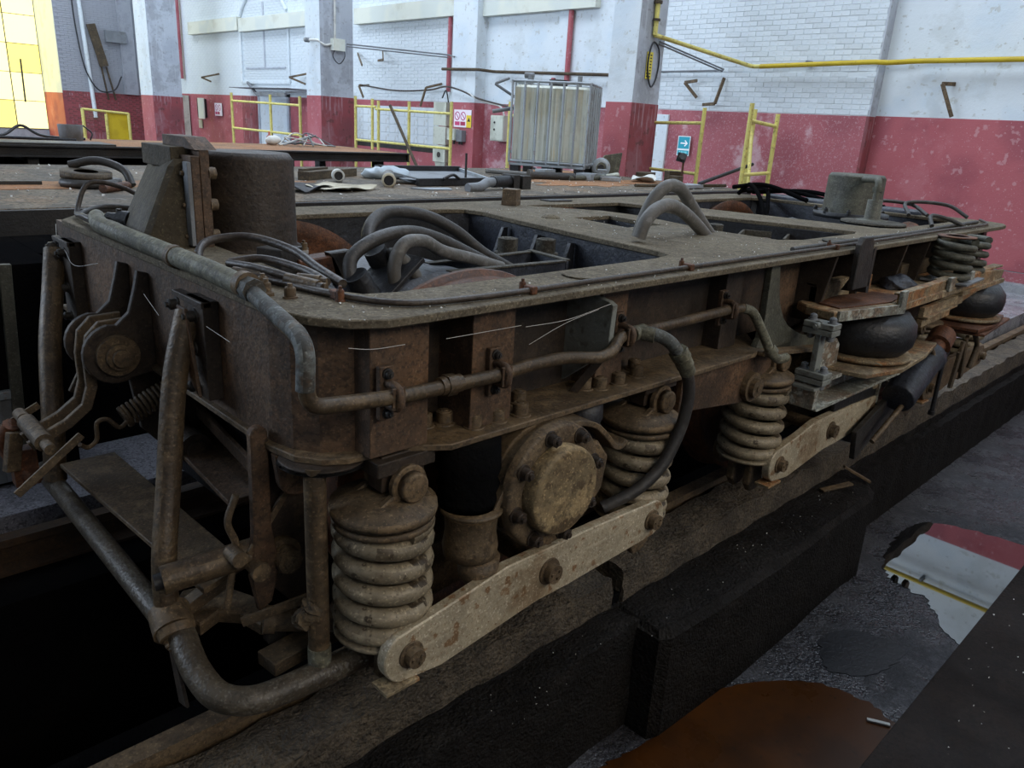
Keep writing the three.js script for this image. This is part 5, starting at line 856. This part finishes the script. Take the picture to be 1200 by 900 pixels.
// on the raised shop floor, left
{
  const t = thing('strap_coil', 'black coiled strap with a raised loop on the shop floor at the left', 'strap', [1.82, 1.1, -4.75]);
  put('coil', turn([[.1, 0], [.2, 0], [.21, .03], [.2, .06], [.1, .06]], [1.78, 1.1, -4.75], [1.78, 2, -4.75], 32), m.rubber, t); put('top_coil', turn([[.08, 0], [.17, 0], [.17, .05], [.08, .05]], [1.76, 1.16, -4.78], [1.78, 2, -4.7], 32), m.timber, t);
  put('raised_loop', tube([[1.7, 1.24, -4.95], [1.86, 1.28, -4.85], [2.0, 1.22, -4.7], [2.02, 1.12, -4.62]], .03, 30, 8), m.rubber, t);
}
one('pipe_stub', [...capped(new THREE.LineCurve3(V(1.72, 1.13, -4.3), V(1.95, 1.13, -4.5)), 2, .03, 14)], m.rust, 'short rusty pipe stub on the shop floor beside the strap coil', 'pipe');
one('flat_bar', bar([1.24, 1.115, -4.95], [1.5, 1.115, -4.93], .05, .03), m.darkSteel, 'short dark flat bar on rusty sand at the left edge', 'bar');
const sheetGeo = (cx, cz, w, d, h, ry, k) => { const g = new THREE.PlaneGeometry(w, d, 20, 14).rotateX(-Math.PI / 2), p = g.attributes.position; for (let i = 0; i < p.count; i++) { const x = p.getX(i), z = p.getZ(i); p.setXYZ(i, x * (1 + .12 * Math.sin(z * 9 + k)), h * (.5 + .5 * Math.sin(x * 11 + k) * Math.sin(z * 13 + 2 * k)) + .012, z * (1 + .15 * Math.sin(x * 7 + k))); } const b = g.clone(); for (let i = 0; i < p.count; i++) b.attributes.position.setY(i, p.getY(i) - .01); b.index.array.reverse(); g.computeVertexNormals(); b.computeVertexNormals(); return [g, b].map((q) => { q.rotateY(ry); return q.translate(cx, 1.1, cz); }); };
one('cloth', sheetGeo(3.62, -4.35, .55, .45, .03, .6, 1), m.cloth, 'beige crumpled cloth lying flat on the shop floor behind the brake cylinder', 'cloth');
one('cloth', sheetGeo(3.22, -4.25, .4, .38, .05, .3, 4), m.darkRag, 'dark rags beside the beige crumpled cloth', 'cloth');
one('cloth', sheetGeo(8.4, -4.7, .5, .25, .08, .5, 2), m.whiteCloth, 'white rag on the shop floor at the foot of the nearest column', 'cloth');
one('plastic_bag', jitter(new THREE.SphereGeometry(.17, 20, 12).scale(1.7, .4, .8).translate(4.78, 1.15, -5.35), .03, 14), flat(0xa8b4bc, .35), 'crumpled clear grey plastic bag behind the short grey pipe', 'bag');
{
  const t = thing('pipe_elbow', 'short thick grey pipe with an open end facing the camera', 'pipe', [4.25, 1.1, -4.6]);
  put('pipe', [...capped(new THREE.LineCurve3(V(4.2, 1.16, -4.45), V(4.55, 1.16, -4.95)), 2, .06, 20)].slice(0, 1), m.rubberGrey, t); put('rim', turn([[.045, 0], [.066, 0], [.066, .04], [.045, .04]], [4.2, 1.16, -4.45], [4.55, 1.16, -4.95], 24), m.cloth, t); put('bore', cyl([4.205, 1.16, -4.457], [4.215, 1.16, -4.47], .046), m.black, t);
}
{ const t = thing('pipe_ring', 'short white rimmed pipe ring lying before the timber block', 'pipe', [4.05, 1.1, -5.0]); put('ring', turn([[.04, 0], [.058, 0], [.058, .12], [.04, .12]], [3.98, 1.16, -4.95], [4.15, 1.16, -5.3], 20), m.whiteCloth, t); put('bore', cyl([3.985, 1.16, -4.96], [4.0, 1.16, -4.99], .042), m.black, t); }
one('timber_block', [bar([3.75, 1.14, -5.2], [4.6, 1.14, -5.7], .12, .08), bar([3.75, 1.19, -5.25], [4.2, 1.19, -5.55], .05, .02)], m.timber, 'long weathered timber block behind the beige cloth', 'timber');
one('metal_sheet', [box(.42, .012, .34, 4.72, 1.16, -4.85, .7, .18, -.12)], m.galv, 'bent galvanised sheet leaning on the black tray', 'sheet');
{
  const t = thing('tray', 'wide shallow steel tray with a black front edge on the shop floor', 'tray', [5.4, 1.1, -5.3]);
  put('bottom', plateY([[4.6, -4.5], [5.6, -4.55], [6.4, -6.1], [5.2, -6.15]], 1.105, 1.12), m.grey, t); put('front_edge', bar([4.55, 1.14, -4.48], [5.62, 1.14, -4.55], .05, .07), m.black, t); put('rear_edge', bar([5.2, 1.15, -6.15], [6.42, 1.15, -6.1], .05, .06), m.black, t); put('side_edge', bar([5.62, 1.13, -4.55], [6.42, 1.14, -6.1], .03, .04), m.galv, t);
  put('handle', tube([[4.85, 1.17, -4.46], [4.95, 1.21, -4.44], [5.05, 1.17, -4.46]], .015, 16, 7), m.black, t); put('upright_pin', cyl([5.42, 1.1, -4.8], [5.42, 1.4, -4.8], .012), m.darkSteel, t);
}
{
  const t = thing('hydraulic_jack', 'grey tow coupling arm with square black head on the shop floor', 'tool', [5.2, 1.1, -4.1]);
  put('arm', tube([[4.75, 1.13, -3.98], [4.9, 1.14, -3.98], [5.05, 1.17, -4.05], [5.25, 1.175, -4.1]], .045, 24, 10), m.grey, t); put('barrel', cyl([5.15, 1.175, -4.08], [5.45, 1.175, -4.14], .055), m.black, t); put('head', [bx(5.42, 5.5, 1.1, 1.24, -4.24, -4.06), bx(5.54, 5.66, 1.1, 1.23, -4.24, -4.06)], m.darkSteel, t);
}
one('metal_offcut', plateY([[4.3, -4.25], [4.7, -4.2], [4.65, -4.08], [4.4, -4.1]], 1.1, 1.115), m.galv, 'pale metal offcut lying before the black tray edge', 'plate');
for (const [a, b, r, l, mat] of [
  [[6.7, 1.14, -5.9], [7.0, 1.14, -5.1], .03, 'grey tube nearest the tray among the long tubes before the caged tank', m.rubberGrey],
  [[6.75, 1.14, -5.2], [7.3, 1.14, -4.95], .05, 'thick dark tube with a flanged end before the caged tank', m.darkSteel],
  [[7.2, 1.13, -4.95], [8.1, 1.13, -4.9], .035, 'long pale grey tube lying before the nearest column', m.greyGreen],
  [[7.9, 1.13, -5.0], [8.7, 1.13, -5.4], .035, 'long greenish tube reaching to the nearest column foot', m.cabinet],
]) one('tube', [...capped(new THREE.LineCurve3(VV(a), VV(b)), 2, r, 12), ...(r === .05 ? [cyl(a, [a[0] + .04, a[1], a[2] + .02], .075)] : [])], mat, l, 'tube');
{ const t = thing('castor_wheel', 'pale castor wheel lying between tank pallet and column', 'wheel', [8.35, 1.1, -5.4]); put('tyre', turn([[.07, 0], [.12, 0], [.13, .03], [.12, .06], [.07, .06]], [8.3, 1.23, -5.38], [7.9, 1.23, -4.9], 28), m.galv, t); put('hub', cyl([8.31, 1.23, -5.39], [8.27, 1.23, -5.34], .04), m.black, t); }
for (const [w, h, d, x, z, ry, l] of [[.3, .08, .2, 7.6, -5.0, .4, 'widest grey metal scrap, under the middle of the tank pallet front'], [.2, .05, .26, 7.85, -4.85, 1, 'thinnest grey metal scrap, lying before the tank pallet toward the camera'], [.25, .1, .15, 7.2, -5.35, .2, 'grey metal scrap at the left corner of the tank pallet'], [.2, .12, .12, 8.0, -5.1, .7, 'tallest grey metal scrap, beside the pale castor wheel']]) one('metal_scrap', box(w, h, d, x, 1.105 + h / 2, z, ry), m.galv, l, 'scrap', 'metal scraps before the tank pallet');
one('metal_board', plateZ([[8.3, 1.1], [8.95, 1.1], [9.0, 1.42], [8.62, 1.38]], -5.6, -5.58), m.pipeGrey, 'slanted grey board leaning against the nearest column foot', 'board');
{ const t = thing('shovel', 'long-handled dark tool leaning on the yellow railing with its blade on the floor', 'tool', [8.2, 1.1, -3.8]); put('handle', pipe([[8.3, 1.16, -3.8], [9.4, 1.4, -3.75]], .022), m.black, t); put('blade', [box(.5, .04, .2, 8.1, 1.13, -3.85, .1)], m.galv, t); put('rod', pipe([[7.3, 1.13, -4.0], [8.9, 1.13, -3.8]], .02), m.timber, t); }
{ const t = thing('hand_lamp', 'black hand lamp with short stand beside the exit sign', 'lamp', [8.8, 1.1, -4.44]); put('head', [box(.15, .11, .11, 8.8, 1.43, -4.44, .5, .2), cyl([8.73, 1.43, -4.39], [8.7, 1.45, -4.35], .045)], m.black, t); put('stand', cyl([8.82, 1.1, -4.42], [8.82, 1.39, -4.42], .014), m.rust, t); }
for (const [w, h, d, x, z, ry, l] of [[.3, .1, .2, 8.75, -4.95, .4, 'largest brown scrap block, nearest the white door jamb under the exit sign'], [.18, .14, .2, 8.9, -4.6, 1, 'tallest brown scrap block, at the foot of the black hand lamp'], [.12, .1, .15, 8.6, -4.35, .2, 'smallest brown scrap block, in front of the others under the exit sign']]) one('scrap_block', box(w, h, d, x, 1.105 + h / 2, z, ry), m.timber, l, 'scrap', 'scrap blocks under the exit sign');
one('cable', tube([[8.0, 1.12, -6.4], [7.85, 1.33, -6.65], [8.0, 1.35, -6.8], [8.2, 1.2, -6.85], [8.3, 1.12, -6.6]], .015, 40, 7), m.black, 'black cable loop behind the tubes left of the caged tank', 'cable');
{ const t = thing('wire_heap', 'heap of white and grey wire scraps on the rusty platform before the white door', 'scrap', [5.5, 1.26, -8.6]); for (let i = 0; i < 9; i++) put('wire', tube([[5.6 + rr(-.5, .6), 1.275, -8.6 + rr(-.3, .3)], [5.6 + rr(-.3, .3), 1.34 + rr(-.04, .1), -8.6 + rr(-.2, .2)], [5.6 + rr(-.5, .6), 1.272, -8.6 + rr(-.3, .3)]], .009, 18, 6), i % 2 ? m.whiteCloth : m.grey, t); }
one('bag', jitter(new THREE.SphereGeometry(.09, 14, 10).scale(1.2, .7, 1).translate(5.2, 1.325, -8.6), .014, 20), m.whiteCloth, 'white bag among the wire scraps on the rusty platform', 'bag');
one('bottle', turn([[0, 0], [.04, 0], [.04, .1], [.014, .13], [.014, .17], [0, .17]], [5.25, 1.262, -8.8], [5.25, 2, -8.8], 16), m.redOrange, 'small red bottle standing behind the white bag before the door', 'bottle');
one('locker', [bx(11.1, 11.6, .01, 2.05, -27.6, -27.2), bx(11.08, 11.1, 1.15, 1.55, -27.58, -27.22), bx(11.08, 11.1, 1.6, 2.0, -27.58, -27.22)], m.cabinet, 'narrow pale locker between the farthest column and the open switch box', 'locker');
one('locker', [bx(10.7, 11.6, .01, 2.3, -16.9, -16.7), bx(10.68, 10.7, .7, 1.4, -16.88, -16.72), bx(10.68, 10.7, 1.5, 2.25, -16.88, -16.72)], m.cloth, 'tall beige locker just right of the middle column', 'locker');
// low floor beyond the bogie
{
  const t = thing('cooler_unit', 'dark cooler unit with greenish corner post and grey ribbed panel at the left edge', 'cooler', [.3, -.1, -2.9]);
  put('casing', bx(-.8, .95, -.1, .97, -3.4, -2.53), m.pitBlack, t); put('rear_casing', bx(.95, 3.4, -.1, .97, -3.4, -2.8), m.pitBlack, t); put('corner_post', bar([.745, .98, -2.505], [.69, -.09, -2.505], .03, .05), m.greyGreen, t);
  put('ribbed_panel', bx(-.6, .69, -.08, .36, -2.53, -2.515), m.grey, t); for (let i = 0; i < 26; i++) put('rib', bx(-.58 + i * .048, -.555 + i * .048, -.07, .34, -2.515, -2.5), m.grey, t);
  put('top_grille', bx(-.6, .71, .345, .385, -2.53, -2.495), m.galv, t);
}
one('floor_block', [box(.5, .08, .16, 1.72, -.06, -2.42, .25), box(.42, .1, .1, 1.74, .03, -2.46, .25)], m.blueBlack, 'dark steel block lying on the far rail under the bogie end', 'block');
// bits on the trench ledge
{ const t = thing('iron_clamp', 'bent rusty iron strip lying on the concrete ledge block', 'scrap', [4.5, -.3, -.05]); put('strip', [bar([4.32, -.28, -.1], [4.55, -.27, -.02], .04, .012), bar([4.6, -.2, -.1], [4.72, -.29, .03], .035, .015)], m.greyBrown, t); }
one('white_strip', box(.02, .012, .1, 3.33, -.838, .75, .5), m.whiteCloth, 'short white strip at the edge of the rusty water', 'strip');

// small white flakes of paint and plaster lying about
{
  const flake = uvBox(new THREE.TetrahedronGeometry(.0038, 0)), fm = flat(0xd8d8d4, .9), mt = new THREE.Matrix4(), q = new THREE.Quaternion(), spots = [];
  for (let i = 0; i < 110; i++) spots.push([rr(2.85, 6.2), 1.224, rr(-.25, -.03)], [rr(3.0, 3.7), 1.224, rr(-1.9, -.3)]);
  for (let i = 0; i < 60; i++) spots.push([rr(1.0, 2.8), 1.224, rr(-.24, -.02)]);
  for (let i = 0; i < 240; i++) spots.push([rr(.6, 4.8), -.098, rr(1.05, 2.2)]);
  for (let i = 0; i < 50; i++) spots.push([rr(1.5, 4.6), -.295, rr(-.12, .08)]);
  for (let i = 0; i < 420; i++) spots.push([rr(.5, 9.5), 1.103, rr(-6.9, -3.6)]);
  const o = new THREE.InstancedMesh(flake, fm, spots.length);
  spots.forEach((p, i) => o.setMatrixAt(i, mt.compose(V(...p), q.setFromEuler(new THREE.Euler(rr(0, 6), rr(0, 6), rr(0, 6))), V(1, .5, 1).multiplyScalar(rr(.5, 1.5) * (p[1] === 1.103 ? 3 : 1)))));
  o.name = 'paint_flakes'; o.userData.kind = 'stuff'; o.userData.label = 'small white flakes scattered over plates and floors'; scene.add(o);
  const web = [[[1.6, 1.13, -.02], [1.8, 1.125, -.03], [2.0, 1.155, -.02]], [[1.3, 1.135, -.03], [1.6, 1.13, -.04]], [[1.65, 1.06, -.05], [1.8, 1.11, -.04], [1.95, 1.14, -.03]], [[1.0, 1.15, -.05], [1.06, 1.14, -.04], [1.16, 1.14, -.03]], [[.86, 1.12, -1.95], [.84, 1.09, -1.75], [.88, 1.12, -1.6]], [[.87, 1.1, -1.1], [.86, 1.06, -.95]], [[.87, 1.1, -.6], [.87, 1.09, -.45]], [[.9, 1.19, -2.2], [.87, 1.1, -2.1]]];
  const w = put('cobweb', web.map((p) => tube(p, .0009, 14, 4)), fm); w.userData.kind = 'stuff'; w.userData.label = 'thin pale cobweb strands across the bogie sides';
}
scene.traverse((o) => { if (o.isMesh) { o.castShadow = true; o.receiveShadow = true; } });
renderer.render(scene, camera);
